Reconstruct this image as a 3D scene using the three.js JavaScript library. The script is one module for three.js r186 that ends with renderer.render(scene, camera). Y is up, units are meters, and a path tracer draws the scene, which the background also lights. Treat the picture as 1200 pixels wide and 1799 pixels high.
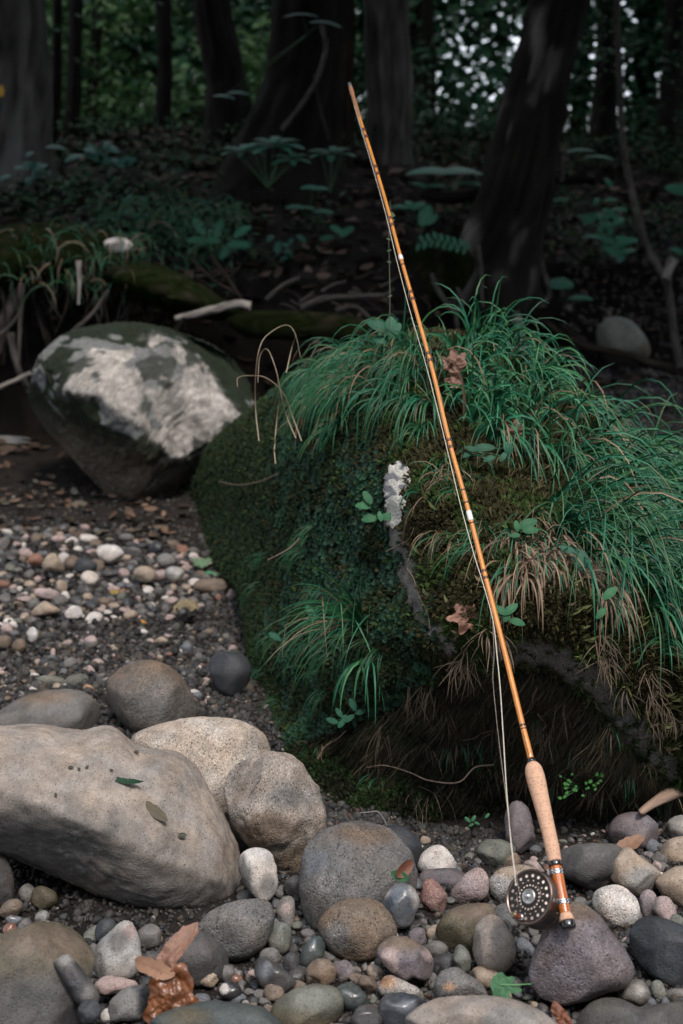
import * as THREE from 'three';
import { mergeGeometries } from 'three/addons/utils/BufferGeometryUtils.js';
import { ImprovedNoise } from 'three/addons/math/ImprovedNoise.js';

// ---------------------------------------------------------------- camera, sky, sun, exposure
const PITCH = THREE.MathUtils.degToRad(12), EYE = new THREE.Vector3(0, 1.07, 0), FPX = 2498;
const scene = new THREE.Scene();
const camera = new THREE.PerspectiveCamera(2 * Math.atan(899.5 / FPX) * 180 / Math.PI, 1200 / 1799, 0.05, 300);
camera.position.copy(EYE);
camera.rotation.x = -PITCH;
camera.focus = 2.3;
camera.userData.fStop = 4.6;
scene.add(camera);
const renderer = new THREE.WebGLRenderer({ antialias: true });
renderer.toneMapping = THREE.LinearToneMapping;
renderer.toneMappingExposure = 1.95;
renderer.shadowMap.enabled = true;
renderer.shadowMap.type = THREE.PCFSoftShadowMap;

{ // an overcast sky, three times as bright overhead as at the horizon, a little blue
  const W = 64, H = 32, d = new Float32Array(W * H * 4);
  for (let j = 0; j < H; j++) for (let i = 0; i < W; i++) {
    const up = Math.sin(((j + 0.5) / H - 0.5) * Math.PI), l = up > 0 ? 0.88 + 0.42 * up : 0.1, o = (j * W + i) * 4;
    d[o] = l * 0.93; d[o + 1] = l * 0.98; d[o + 2] = l * 1.1; d[o + 3] = 1;
  }
  const sky = new THREE.DataTexture(d, W, H, THREE.RGBAFormat, THREE.FloatType);
  sky.mapping = THREE.EquirectangularReflectionMapping; sky.magFilter = THREE.LinearFilter; sky.minFilter = THREE.LinearFilter; sky.needsUpdate = true;
  scene.background = sky; scene.environment = sky;
}
const sun = new THREE.DirectionalLight(0xfff1e4, 1.5);
sun.position.set(2.0, 9, 2.4); sun.target.position.set(0, 0, -2.5);
sun.castShadow = true; sun.shadow.radius = 22; sun.shadow.mapSize.set(2048, 2048);
Object.assign(sun.shadow.camera, { left: -6, right: 6, top: 6, bottom: -6, near: 0.5, far: 30 });
scene.add(sun, sun.target);

// ---------------------------------------------------------------- helpers
const V = (x, y, z) => new THREE.Vector3(x, y, z), P = new ImprovedNoise();
let seed = 7;
const R = () => { seed = (seed + 0x6d2b79f5) | 0; let t = Math.imul(seed ^ (seed >>> 15), 1 | seed); t = (t + Math.imul(t ^ (t >>> 7), 61 | t)) ^ t; return ((t ^ (t >>> 14)) >>> 0) / 4294967296; };
const rr = (a, b) => a + (b - a) * R(), pick = (a) => a[Math.floor(R() * a.length)];
const clamp = THREE.MathUtils.clamp, lerp = THREE.MathUtils.lerp, sst = (a, b, x) => { const t = clamp((x - a) / (b - a), 0, 1); return t * t * (3 - 2 * t); };
const noise = (x, y, z) => P.noise(x + 100.3, y + 57.1, z + 31.7);
function fbm(x, y, z, o = 4) { let s = 0, a = 1, n = 0; for (let i = 0; i < o; i++) { s += a * noise(x, y, z); n += a; a *= 0.5; x = x * 2.03 + 11; y = y * 2.03 + 5; z = z * 2.03 + 3; } return s / n; }
const CP = Math.cos(PITCH), SP = Math.sin(PITCH);
// a picture point at a distance along the lens axis, in metres
const at = (px, py, d) => { const x = (px - 600) / FPX, s = (899.5 - py) / FPX; return V(x * d, EYE.y + d * (s * CP - SP), -d * (CP + s * SP)); };
const depthAtHeight = (py, y) => (EYE.y - y) / (SP - ((899.5 - py) / FPX) * CP);
const onY = (px, py, y) => at(px, py, depthAtHeight(py, y));
const RIGHT = V(1, 0, 0);

const used = {};
function numbered(name) { const k = used[name] = (used[name] ?? -1) + 1; return k ? name + '_' + String(k).padStart(3, '0') : name; }
function tag(o, label, category, group) { if (label) o.userData.label = label; if (category) o.userData.category = category; if (group) o.userData.group = group; return o; }
function mesh(name, g, m, parent) { const o = new THREE.Mesh(g, m); o.castShadow = o.receiveShadow = true; o.name = parent ? name : numbered(name); (parent ?? scene).add(o); return o; }
function base(name, p, label, category, group) { const o = new THREE.Group(); o.name = numbered(name); o.position.copy(p); scene.add(o); return tag(o, label, category, group); }
function rest(name, g, m, p, label, category, group) { const o = mesh(name, g, m); o.position.copy(p); return tag(o, label, category, group); } // a one-mesh thing at its base
function stuff(o) { o.userData.kind = 'stuff'; return o; }
function structure(o) { o.userData.kind = 'structure'; return o; }
function instanced(name, g, m, mats, cols, parent) {
  const o = new THREE.InstancedMesh(g, m, mats.length); mats.forEach((x, i) => o.setMatrixAt(i, x));
  if (cols) cols.forEach((c, i) => o.setColorAt(i, c));
  o.castShadow = o.receiveShadow = true; o.name = parent ? name : numbered(name); (parent ?? scene).add(o); return o;
}
const C = (r, g, b) => new THREE.Color(r, g, b);
const mat = (o) => new THREE.MeshStandardMaterial(o), pmat = (o) => new THREE.MeshPhysicalMaterial(o);
function geo(pos, idx, col) {
  const g = new THREE.BufferGeometry(); g.setAttribute('position', new THREE.Float32BufferAttribute(pos, 3));
  if (idx) g.setIndex(idx); if (col) g.setAttribute('color', new THREE.Float32BufferAttribute(col, 3));
  g.computeVertexNormals(); return g;
}
const compose = (p, q, s) => new THREE.Matrix4().compose(p, q, typeof s === 'number' ? V(s, s, s) : s);
const euler = (x, y, z) => new THREE.Quaternion().setFromEuler(new THREE.Euler(x, y, z));
const toward = (dir) => new THREE.Quaternion().setFromUnitVectors(V(0, 1, 0), dir.clone().normalize());

// a sphere of six even grids, welded
const balls = {};
function ball(n) {
  if (balls[n]) return balls[n];
  const map = new Map(), pos = [], idx = [], faces = [[0, 1, 2], [1, 2, 0], [2, 0, 1]];
  const put = (v) => { const k = Math.round(v[0] * n * 2) + ',' + Math.round(v[1] * n * 2) + ',' + Math.round(v[2] * n * 2); if (!map.has(k)) { map.set(k, pos.length / 3); const w = v.map((c) => Math.tan(c * Math.PI / 4)), l = Math.hypot(...w); pos.push(w[0] / l, w[1] / l, w[2] / l); } return map.get(k); };
  for (const [a, b, c] of faces) for (const s of [-1, 1]) for (let i = 0; i < n; i++) for (let j = 0; j < n; j++) {
    const q = [[i, j], [i + 1, j], [i + 1, j + 1], [i, j + 1]].map(([u, w]) => { const v = [0, 0, 0]; v[a] = u / n * 2 - 1; v[b] = w / n * 2 - 1; v[c] = s; return put(v); });
    if (s > 0) idx.push(q[0], q[1], q[2], q[0], q[2], q[3]); else idx.push(q[0], q[2], q[1], q[0], q[3], q[2]);
  }
  return balls[n] = { pos, idx };
}
// an outline of picture points as a smooth radius by angle round its middle
function outline(pts) {
  let cx = 0, cy = 0, A = 0; const n = pts.length;
  for (let i = 0; i < n; i++) { const [x, y] = pts[i], [X, Y] = pts[(i + 1) % n], k = x * Y - X * y; A += k; cx += (x + X) * k; cy += (y + Y) * k; }
  cx /= 3 * A; cy /= 3 * A;
  const K = 180, rad = new Float64Array(K), curve = new THREE.CatmullRomCurve3(pts.map(([x, y]) => V(x - cx, cy - y, 0)), true, 'centripetal').getPoints(n * 24);
  const sum = new Float64Array(K), cnt = new Float64Array(K);
  for (let i = 0; i < curve.length; i++) { const p = curve[i], k = Math.floor((Math.atan2(p.y, p.x) / (2 * Math.PI) + 1) * K) % K; sum[k] += Math.hypot(p.x, p.y); cnt[k]++; }
  let last = 0; for (let k = 0; k < 2 * K; k++) if (cnt[k % K]) last = rad[k % K] = sum[k % K] / cnt[k % K]; else rad[k % K] = last;
  for (let s = 0; s < 3; s++) { const c = rad.slice(); for (let k = 0; k < K; k++) rad[k] = (c[(k + K - 1) % K] + 2 * c[k] + c[(k + 1) % K]) / 4; }
  const r = (t) => { const u = (t / (2 * Math.PI) + 1) * K - 0.5, i = Math.floor(u), f = u - i; return rad[(i % K + K) % K] * (1 - f) + rad[((i + 1) % K + K) % K] * f; };
  let a = 0, b = 0; for (let k = 0; k < K; k++) { const t = (k + 0.5) / K * 2 * Math.PI; a = Math.max(a, Math.abs(rad[k] * Math.cos(t))); b = Math.max(b, Math.abs(rad[k] * Math.sin(t))); }
  return { cx, cy, r, a, b };
}


// ---------------------------------------------------------------- stone grain: small tiles that repeat every 12 cm, laid on by box projection
function tile(N, fn) { const d = new Uint8Array(N * N * 4); for (let j = 0; j < N; j++) for (let i = 0; i < N; i++) { const v = fn(i / N, j / N, i, j), o = (j * N + i) * 4; for (let c = 0; c < 3; c++) d[o + c] = clamp(Math.round((Array.isArray(v) ? v[c] : v) * 255), 0, 255); d[o + 3] = 255; } const t = new THREE.DataTexture(d, N, N, THREE.RGBAFormat); t.wrapS = t.wrapT = THREE.RepeatWrapping; t.magFilter = THREE.LinearFilter; t.minFilter = THREE.LinearMipmapLinearFilter; t.generateMipmaps = true; t.needsUpdate = true; return t; }
const hash2 = (x, y, s) => { let h = Math.imul(x, 374761393) + Math.imul(y, 668265263) + Math.imul(s, 974711); h = Math.imul(h ^ (h >>> 13), 1274126177); return ((h ^ (h >>> 16)) >>> 0) / 4294967296; };
function vn(u, v, f, s) { const x = u * f, y = v * f, i = Math.floor(x), j = Math.floor(y), a = x - i, b = y - j, p = a * a * (3 - 2 * a), q = b * b * (3 - 2 * b), m = (k) => ((k % f) + f) % f; return lerp(lerp(hash2(m(i), m(j), s), hash2(m(i + 1), m(j), s), p), lerp(hash2(m(i), m(j + 1), s), hash2(m(i + 1), m(j + 1), s), p), q); }
function grains(u, v, f, s) { // a cell's own value and the distance to its middle
  const x = u * f, y = v * f, i = Math.floor(x), j = Math.floor(y); let best = 9, id = 0; const m = (k) => ((k % f) + f) % f;
  for (let a = -1; a < 2; a++) for (let b = -1; b < 2; b++) { const cx = m(i + a), cy = m(j + b), dx = i + a + hash2(cx, cy, s) - x, dy = j + b + hash2(cx, cy, s + 1) - y, dd = dx * dx + dy * dy; if (dd < best) { best = dd; id = hash2(cx, cy, s + 2); } }
  return [id, Math.sqrt(best)];
}
const speckle = (f, contrast, light, dark, s) => tile(512, (u, v) => { const [id, dd] = grains(u, v, f, s), [id2, d2] = grains(u, v, Math.round(f * 0.45), s + 9); let k = 0.56 + contrast * (id - 0.5) + 0.14 * (vn(u, v, 24, s) - 0.5) + 0.2 * (vn(u, v, 256, s + 4) - 0.5); if (id > 1 - light && dd < 0.6) k += 0.36; if (id2 < dark && d2 < 0.5) k -= 0.34; return Math.max(0.12, k); });
const GRAIN = { granite: speckle(96, 0.34, 0.07, 0.1, 3), fine: speckle(150, 0.22, 0.03, 0.04, 17), smooth: speckle(170, 0.12, 0.012, 0.02, 29) };
const RELIEF = tile(512, (u, v) => { const [id, dd] = grains(u, v, 80, 41), [i2, d2] = grains(u, v, 30, 51); let k = 0.6 + 0.25 * (vn(u, v, 40, 1) - 0.5) + 0.3 * (vn(u, v, 128, 2) - 0.5) + 0.2 * (id - 0.5); if (i2 > 0.72) k -= 0.45 * sst(0.5, 0.1, d2); return k; });
const TILE = 0.12;
function boxUV(g) {
  const P0 = g.attributes.position, N0 = g.attributes.normal, C0 = g.attributes.color, I = g.index.array, map = new Map(), pos = [], nor = [], col = [], uv = [], idx = [];
  for (let t = 0; t < I.length; t += 3) {
    const n = [0, 0, 0]; for (let k = 0; k < 3; k++) { n[0] += N0.getX(I[t + k]); n[1] += N0.getY(I[t + k]); n[2] += N0.getZ(I[t + k]); }
    const a = n.map(Math.abs), ax = a[0] > a[1] && a[0] > a[2] ? 0 : a[1] > a[2] ? 1 : 2;
    for (let k = 0; k < 3; k++) {
      const i = I[t + k], key = i * 3 + ax; let j = map.get(key);
      if (j === undefined) { j = pos.length / 3; map.set(key, j); const x = P0.getX(i), y = P0.getY(i), z = P0.getZ(i); pos.push(x, y, z); nor.push(N0.getX(i), N0.getY(i), N0.getZ(i)); if (C0) col.push(C0.getX(i), C0.getY(i), C0.getZ(i)); uv.push((ax === 0 ? z : x) / TILE + ax * 0.37, (ax === 1 ? z : y) / TILE + ax * 0.21); }
      idx.push(j);
    }
  }
  const o = new THREE.BufferGeometry(), F = (a, n) => new THREE.Float32BufferAttribute(a, n); o.setAttribute('position', F(pos, 3)); o.setAttribute('normal', F(nor, 3)); if (C0) o.setAttribute('color', F(col, 3)); o.setAttribute('uv', F(uv, 2)); o.setIndex(idx); return o;
}

// ---------------------------------------------------------------- the ground and the bank
const edgeZ = (x) => lerp(-5.75, -7.15, sst(0.1, 1.0, x)) + 0.18 * noise(x * 1.3, 3, 1);
const STEP = [[0, 0.28], [0.12, 0.5], [0.35, 0.8], [1, 0.98], [2, 1.25], [3.5, 1.5], [6, 1.72], [14, 2.0], [54, 2.6], [200, 4]];
function ground(x, z) {
  const u = edgeZ(x) - z; let h;
  if (u <= 0) h = 0.28 * sst(-2.3, 0, u) * (1 - 0.35 * sst(0.2, -0.8, x));
  else { let i = 0; while (i < STEP.length - 2 && u > STEP[i + 1][0]) i++; const [a, ha] = STEP[i], [b, hb] = STEP[i + 1]; h = lerp(ha, hb, clamp((u - a) / (b - a), 0, 1)); h += 0.09 * fbm(x * 1.1, z * 1.1, 2) * Math.min(1, u * 2) + 0.25 * sst(2, 6, u) * fbm(x * 0.4, z * 0.4, 9); }
  return h + 0.025 * fbm(x * 2.2, z * 2.2, 5) + 0.008 * fbm(x * 14, z * 14, 8, 3);
}
{
  const xs = [], zs = [];
  for (let x = -60; x < -3; x += x < -12 ? 4 : 0.5) xs.push(x); for (let x = -3; x <= 3; x += 0.03) xs.push(x); for (let x = 3.5; x <= 60; x += x > 12 ? 4 : 0.5) xs.push(x);
  for (let z = 30; z > -1.4; z -= z > 4 ? 4 : 0.4) zs.push(z); for (let z = -1.4; z > -9.5; z -= 0.025) zs.push(z); for (let z = -9.6; z > -100; z -= z < -20 ? 5 : 0.4) zs.push(z);
  const pos = [], col = [], idx = [], W = xs.length;
  for (const z of zs) for (const x of xs) {
    pos.push(x, ground(x, z), z);
    const u = edgeZ(x) - z, n = fbm(x * 30, z * 30, 4, 3), m = fbm(x * 5, z * 5, 7, 3), k = 0.75 + 0.9 * n + 0.5 * m;
    const gravel = [0.034, 0.029, 0.026], soil = [0.01, 0.0078, 0.006], t = sst(-1.2, 0.1, u);
    for (let c = 0; c < 3; c++) col.push(Math.max(0.004, lerp(gravel[c], soil[c], t) * k));
  }
  for (let j = 0; j < zs.length - 1; j++) for (let i = 0; i < W - 1; i++) { const a = j * W + i; idx.push(a, a + 1, a + W, a + 1, a + W + 1, a + W); }
  const o = mesh('ground', boxUV(geo(pos, idx, col)), pmat({ vertexColors: true, specularIntensity: 0.25, roughness: 0.95, map: GRAIN.granite, color: C(1.7, 1.7, 1.7), bumpMap: RELIEF, bumpScale: 0.003 })); structure(o); tag(o, 'dark gravelly stream bank rising to the forest floor', 'ground');
}

// ---------------------------------------------------------------- stones
const TONE = {
  pale: [0.255, 0.222, 0.193], cream: [0.38, 0.33, 0.28], white: [0.52, 0.49, 0.46], lightgrey: [0.3, 0.29, 0.275], grey: [0.17, 0.165, 0.158], midgrey: [0.125, 0.12, 0.115], dark: [0.062, 0.06, 0.06], black: [0.03, 0.032, 0.036],
  purple: [0.142, 0.122, 0.13], pink: [0.34, 0.265, 0.25], red: [0.225, 0.14, 0.125], rust: [0.2, 0.105, 0.075], brown: [0.145, 0.112, 0.085], olive: [0.085, 0.075, 0.05], tan: [0.31, 0.25, 0.195], blue: [0.115, 0.125, 0.138], navy: [0.042, 0.047, 0.054], teal: [0.058, 0.07, 0.07], green: [0.13, 0.135, 0.115], orange: [0.33, 0.2, 0.12],
};
const MATS = {}; // surface x grain
for (const [k, o] of Object.entries({ DRY: { roughness: 0.85, specularIntensity: 0.5 }, MOSS: { roughness: 1, specularIntensity: 0.08 }, DAMP: { roughness: 0.6, specularIntensity: 0.7 }, WET: { roughness: 0.3, clearcoat: 0.35, clearcoatRoughness: 0.22 } })) for (const g of Object.keys(GRAIN)) MATS[k + g] = pmat({ ...o, vertexColors: true, map: GRAIN[g], bumpMap: RELIEF, bumpScale: k === 'WET' ? 0.0004 : g === 'granite' ? 0.0016 : 0.0008, color: C(1.75, 1.75, 1.75) });
const DRY = 'DRY', DAMP = 'DAMP', WET = 'WET';
const heroes = [];
// o: thick (of the smaller half-width), sink (share of the height that stands above ground), lift, depth (fixed), box (1 = ellipsoid, less = squarer), rough, facets, speck, patches [[px, py, rx, ry, tone, edge]], mat
function stone(label, tone, pts, o = {}, category = 'stone', name = 'river_stone') {
  const L = outline(pts), small = Math.min(L.a, L.b), thick = o.thick ?? 0.85, id = heroes.length + 1;
  const delta = PITCH + Math.atan((L.cy - 899.5) / FPX);
  let d = o.depth;
  if (!d) { d = 2.2; for (let k = 0; k < 6; k++) { const mpp = d / FPX, h = Math.hypot(L.b * Math.cos(delta), small * thick * Math.sin(delta)) * mpp * (o.sink ?? 0.82), g = ground((L.cx - 600) * mpp, -d); d = depthAtHeight(L.cy, h + Math.min(g, 0.25) + (o.lift ?? 0)); } }
  const mpp = d / FPX, centre = at(L.cx, L.cy, d), w = EYE.clone().sub(centre).normalize(), r = V(1, 0, 0).addScaledVector(w, -w.x).normalize(), u = w.clone().cross(r);
  const size = Math.sqrt(L.a * L.b), n = clamp(Math.round(size * 0.24 * (o.res ?? 1)), 8, 80), B = ball(n), N = B.pos.length / 3, pos = new Float32Array(N * 3), col = new Float32Array(N * 3);
  const e = o.box ?? 0.88, c = small * thick * mpp, S = size * mpp, rough = (o.rough ?? 0.065) * S, sd = id * 7.31, T = TONE[tone], f = 1.6 / S;
  const cuts = []; seed = id * 977 + 5; for (let k = 0; k < (o.facets ?? 4); k++) { const v = V(rr(-1, 1), rr(-0.8, 1), rr(0.25, 1)).normalize(); cuts.push([v, rr(0.72, 0.92)]); }
  const p = V(), q = V();
  for (let i = 0; i < N; i++) {
    const x = B.pos[3 * i], y = B.pos[3 * i + 1], z = B.pos[3 * i + 2], l = Math.hypot(x, y), th = Math.atan2(y, x), lat = Math.pow(l, e) * L.r(th);
    p.set(Math.cos(th) * lat * mpp, Math.sin(th) * lat * mpp, Math.sign(z) * Math.pow(Math.abs(z), e) * c);
    for (const [v, k] of cuts) { const sup = Math.sqrt((v.x * L.a * mpp) ** 2 + (v.y * L.b * mpp) ** 2 + (v.z * c) ** 2) * k, over = p.dot(v) - sup; if (over > 0) p.addScaledVector(v, -over * 0.8); }
    if (o.shape && z > -0.3) p.z += o.shape(L.cx + p.x / mpp, L.cy - p.y / mpp) * mpp * sst(-0.3, 0.2, z);
    if (o.swell) p.z += o.swell(L.cx + p.x / mpp, L.cy - p.y / mpp, p) * Math.max(0, z);
    const face = Math.max(0, z), px = L.cx + p.x / mpp, py = L.cy - p.y / mpp;
    const nz = fbm(p.x * f + sd, p.y * f, p.z * f, 3), fine = fbm(p.x * 60 + sd, p.y * 60, p.z * 60, 3);
    const grow = 1 + (nz * rough * (0.35 + 0.65 * face) + fine * 0.0022 * (o.pit ?? 1)) / Math.max(p.length(), 1e-4);
    p.multiplyScalar(grow);
    pos[3 * i] = r.x * p.x + u.x * p.y + w.x * p.z; pos[3 * i + 1] = r.y * p.x + u.y * p.y + w.y * p.z; pos[3 * i + 2] = r.z * p.x + u.z * p.y + w.z * p.z;
    const m1 = fbm(p.x * 14 + sd, p.y * 14, p.z * 14 + 3, 3), m2 = fbm(p.x * 45, p.y * 45, p.z * 45 + sd, 2);
    let k = 1 + 0.5 * (o.mottle ?? 1) * m1 + 0.4 * m2;
    let cr = T[0], cg = T[1], cb = T[2];
    const warm = 0.12 * fbm(p.x * 22, p.y * 22 + 9, p.z * 22 + sd, 2); cr *= 1 + warm; cb *= 1 - warm;
    for (const [qx, qy, rx, ry, t2, soft] of o.patches ?? []) { const dd = Math.hypot((px - qx) / rx, (py - qy) / ry) + 0.55 * fbm(p.x * 30 + qx, p.y * 30, p.z * 30, 3) + 0.25 * m2, a = z > -0.2 ? sst(1 + (soft ?? 0.12), 1 - (soft ?? 0.12), dd) : 0; if (a > 0) { const t = TONE[t2]; cr = lerp(cr, t[0], a); cg = lerp(cg, t[1], a); cb = lerp(cb, t[2], a); } }
    if (o.paint) [cr, cg, cb] = o.paint(px, py, p, m1, m2);
    k = Math.max(0.22, k); col[3 * i] = cr * k; col[3 * i + 1] = cg * k; col[3 * i + 2] = cb * k;
  }
  const g = geo(pos, B.idx, null); g.setAttribute('color', new THREE.BufferAttribute(col, 3));
  heroes.push({ get mesh() { return scene.children.find((k) => k.position.equals(centre)); }, cx: L.cx, cy: L.cy, L, d, centre, c });
  const sp = o.speck ?? 0.5; return rest(name, boxUV(g), MATS[(o.mat ?? DAMP) + (sp > 0.65 ? 'granite' : sp > 0.4 ? 'fine' : 'smooth')], centre, label, category, o.group);
}
// an egg given by its middle, half-axes and turn in the picture
const egg = (x, y, rx, ry, deg = 0, wob = 0.08) => { const out = [], t0 = deg * Math.PI / 180; seed = Math.round(x * 31 + y * 17); for (let k = 0; k < 9; k++) { const t = k / 9 * 2 * Math.PI, s = 1 + rr(-wob, wob), X = rx * s * Math.cos(t), Y = ry * s * Math.sin(t); out.push([x + X * Math.cos(t0) - Y * Math.sin(t0), y + X * Math.sin(t0) + Y * Math.cos(t0)]); } return out; };

// the rocks at the left of the foreground
stone('huge smooth pale brown rock filling the left edge, lying on the stream bed', 'pale', [[-150, 1340], [-80, 1292], [0, 1278], [60, 1274], [120, 1281], [152, 1279], [174, 1271], [200, 1277], [228, 1301], [262, 1317], [302, 1319], [337, 1342], [366, 1386], [396, 1430], [421, 1480], [427, 1545], [415, 1592], [380, 1622], [330, 1632], [268, 1620], [200, 1592], [130, 1556], [60, 1520], [0, 1494], [-90, 1460], [-160, 1400]], { mat: DRY, depth: 2.32, thick: 0.95, rough: 0.085, pit: 2, speck: 0.5, res: 1.2, facets: 0, shape: (x, y) => { const t = y - (1385 + 0.42 * x); return t > 0 ? -0.5 * Math.min(t, 130) : 0.35 * Math.max(t, -120); }, patches: [[90, 1480, 150, 60, 'midgrey', 0.7], [300, 1570, 110, 40, 'grey', 0.7]] }, 'rock', 'rock');  // grey patches on the lower front paint in shade below the ridge
stone('cream rock with dark pits wedged behind the huge pale rock', 'cream', [[230, 1297], [265, 1278], [310, 1266], [360, 1260], [415, 1265], [450, 1280], [470, 1300], [473, 1335], [440, 1390], [400, 1440], [350, 1450], [290, 1420], [250, 1350]], { mat: DRY, rough: 0.05, speck: 0.75, sink: 0.7 }, 'rock', 'rock');
stone('rough angular granite rock with a dark blotch between the pale rocks and the mossy boulder', 'pale', [[392, 1385], [408, 1348], [450, 1328], [490, 1321], [517, 1334], [546, 1364], [566, 1398], [572, 1450], [566, 1490], [545, 1530], [510, 1550], [478, 1540], [455, 1510], [430, 1475], [402, 1430]], { mat: DRY, rough: 0.2, facets: 6, speck: 1, pit: 2.2, shape: (x, y) => { const t = y - (1440 - 0.1 * (x - 480)); return t > 0 ? -0.45 * Math.min(t, 70) : 0.3 * Math.max(t, -70); }, patches: [[498, 1400, 24, 20, 'midgrey', 0.5], [470, 1452, 40, 24, 'brown', 0.4], [520, 1510, 50, 24, 'brown', 0.5]] }, 'rock', 'rock');
stone('large round grey rock with bluish blotches in front of the mossy boulder', 'midgrey', [[529, 1510], [545, 1475], [580, 1454], [630, 1443], [672, 1448], [702, 1470], [724, 1502], [733, 1545], [720, 1600], [690, 1632], [610, 1650], [552, 1642], [530, 1590]], { rough: 0.08, speck: 0.75, pit: 1.6, sink: 0.7, patches: [[555, 1512, 26, 20, 'blue', 0.7], [575, 1550, 20, 16, 'grey', 0.8], [640, 1470, 50, 18, 'brown', 0.6]] }, 'rock', 'rock');
stone('rounded brown speckled cobble in front of the large round grey rock', 'brown', [[559, 1628], [574, 1600], [605, 1582], [640, 1577], [670, 1588], [692, 1615], [699, 1645], [682, 1670], [642, 1690], [600, 1682], [571, 1660]], { speck: 0.7, patches: [[590, 1645, 24, 24, 'grey', 0.5]] });
stone('smooth egg-shaped grey cobble against the foot of the huge pale rock', 'midgrey', [[347, 1634], [364, 1606], [400, 1588], [440, 1581], [471, 1585], [483, 1606], [479, 1632], [466, 1660], [440, 1682], [405, 1687], [370, 1675]], { rough: 0.03, speck: 0.7 });
stone('pale upright cobble with dark pits standing between the huge rock and the granite rock', 'white', [[419, 1512], [430, 1494], [455, 1490], [475, 1499], [485, 1525], [488, 1556], [478, 1577], [462, 1585], [446, 1572], [426, 1545]], { mat: DRY, speck: 0.6, lift: 0.02, patches: [[430, 1540, 16, 34, 'grey', 0.3], [470, 1560, 14, 20, 'lightgrey', 0.5]] });
stone('small blocky pinkish grey stone below the pale upright cobble', 'grey', [[487, 1580], [514, 1577], [518, 1610], [511, 1632], [492, 1630], [486, 1602]], { box: 0.7, patches: [[503, 1596, 8, 10, 'pink', 0.5]] });
stone('small cube-shaped olive grey stone next to the egg-shaped cobble', 'green', [[470, 1626], [490, 1620], [509, 1627], [512, 1655], [501, 1675], [480, 1673], [470, 1655]], { box: 0.72, speck: 0.6 });
stone('teal wet stone leaning under the brown speckled cobble', 'teal', [[560, 1643], [573, 1660], [562, 1690], [537, 1702], [525, 1692], [532, 1665]], { mat: WET });
stone('two-tone cobble with a glossy wet blue face below the curled green leaf', 'blue', [[650, 1573], [670, 1558], [700, 1550], [725, 1558], [737, 1585], [728, 1612], [712, 1630], [690, 1624], [668, 1597]], { mat: WET, facets: 4, patches: [[664, 1568, 24, 13, 'lightgrey'], [730, 1570, 12, 26, 'lightgrey']], lift: 0.02 });
stone('red-brown pitted cobble right of the two-tone wet cobble', 'red', [[738, 1572], [745, 1551], [764, 1545], [782, 1557], [785, 1585], [778, 1608], [757, 1613], [741, 1602]], { speck: 0.8, pit: 2 });
stone('pinkish white triangular cobble right of the red-brown cobble', 'pink', [[789, 1574], [805, 1550], [825, 1531], [845, 1526], [858, 1540], [858, 1565], [845, 1582], [815, 1589], [795, 1584]], { mat: DRY, speck: 0.7 });
stone('large whitish cobble directly behind the fishing reel', 'lightgrey', [[857, 1548], [880, 1528], [920, 1519], [948, 1530], [946, 1562], [922, 1592], [890, 1589], [865, 1577]], { speck: 0.9, facets: 4, patches: [[900, 1530, 40, 14, 'tan', 0.4]] });
stone('dark flat slab behind the red-brown cobble', 'purple', [[736, 1541], [745, 1530], [815, 1529], [826, 1541], [815, 1558], [770, 1561], [740, 1556]], { speck: 0.4 });
stone('chalky white triangular stone behind the dark flat slab', 'white', [[732, 1520], [750, 1492], [775, 1486], [796, 1505], [802, 1528], [770, 1536], [740, 1532]], { mat: DRY, facets: 5, mottle: 1.4 });
stone('angular greenish grey stone left of the tall purple stone', 'green', [[839, 1487], [855, 1475], [885, 1477], [906, 1490], [896, 1512], [870, 1525], [850, 1516], [840, 1501]], { facets: 6, rough: 0.12 });
stone('tall purple-brown stone standing upright beside the cork grip', 'purple', [[887, 1440], [895, 1415], [912, 1407], [928, 1420], [939, 1462], [933, 1496], [911, 1504], [892, 1482]], { speck: 0.6, pit: 2 });
stone('small brown stone at the foot of the tall purple stone', 'brown', [[879, 1516], [890, 1496], [908, 1499], [915, 1515], [905, 1526], [885, 1526]]);
stone('large dark grey cobble right of the cork grip', 'midgrey', [[975, 1512], [1000, 1488], [1050, 1482], [1090, 1489], [1098, 1520], [1082, 1555], [1050, 1567], [1005, 1548], [980, 1532]], { speck: 0.35, rough: 0.04, patches: [[1040, 1520, 70, 40, 'dark', 0.8]] });
stone('tan three-cornered cobble in front of the dark grey cobble', 'tan', [[1065, 1527], [1085, 1505], [1104, 1489], [1125, 1504], [1161, 1537], [1152, 1562], [1120, 1574], [1085, 1556]], { mat: DRY, facets: 5, rough: 0.1, patches: [[1130, 1545, 30, 22, 'lightgrey', 0.5]] });
stone('round purplish cobble at the right under the driftwood stick', 'purple', [[1069, 1462], [1080, 1438], [1110, 1427], [1142, 1435], [1159, 1457], [1156, 1482], [1120, 1492], [1080, 1484]], { speck: 0.5 });
stone('smooth white egg-shaped cobble above the big purple stone', 'white', [[1038, 1579], [1060, 1560], [1090, 1557], [1115, 1574], [1123, 1606], [1105, 1630], [1075, 1627], [1050, 1607]], { mat: DRY, rough: 0.03, speck: 0.8 });
const buttStone = stone('big purple-grey stone carrying the butt of the fishing rod', 'purple', [[1003, 1586], [1045, 1600], [1077, 1640], [1101, 1675], [1111, 1706], [1096, 1731], [1060, 1741], [1020, 1756], [985, 1762], [944, 1746], [928, 1716], [935, 1684], [950, 1650], [964, 1615], [982, 1594]], { speck: 0.8, rough: 0.05, box: 0.82, facets: 2, patches: [[1000, 1600, 60, 22, 'brown', 0.7]] }, 'rock', 'rock');
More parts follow.
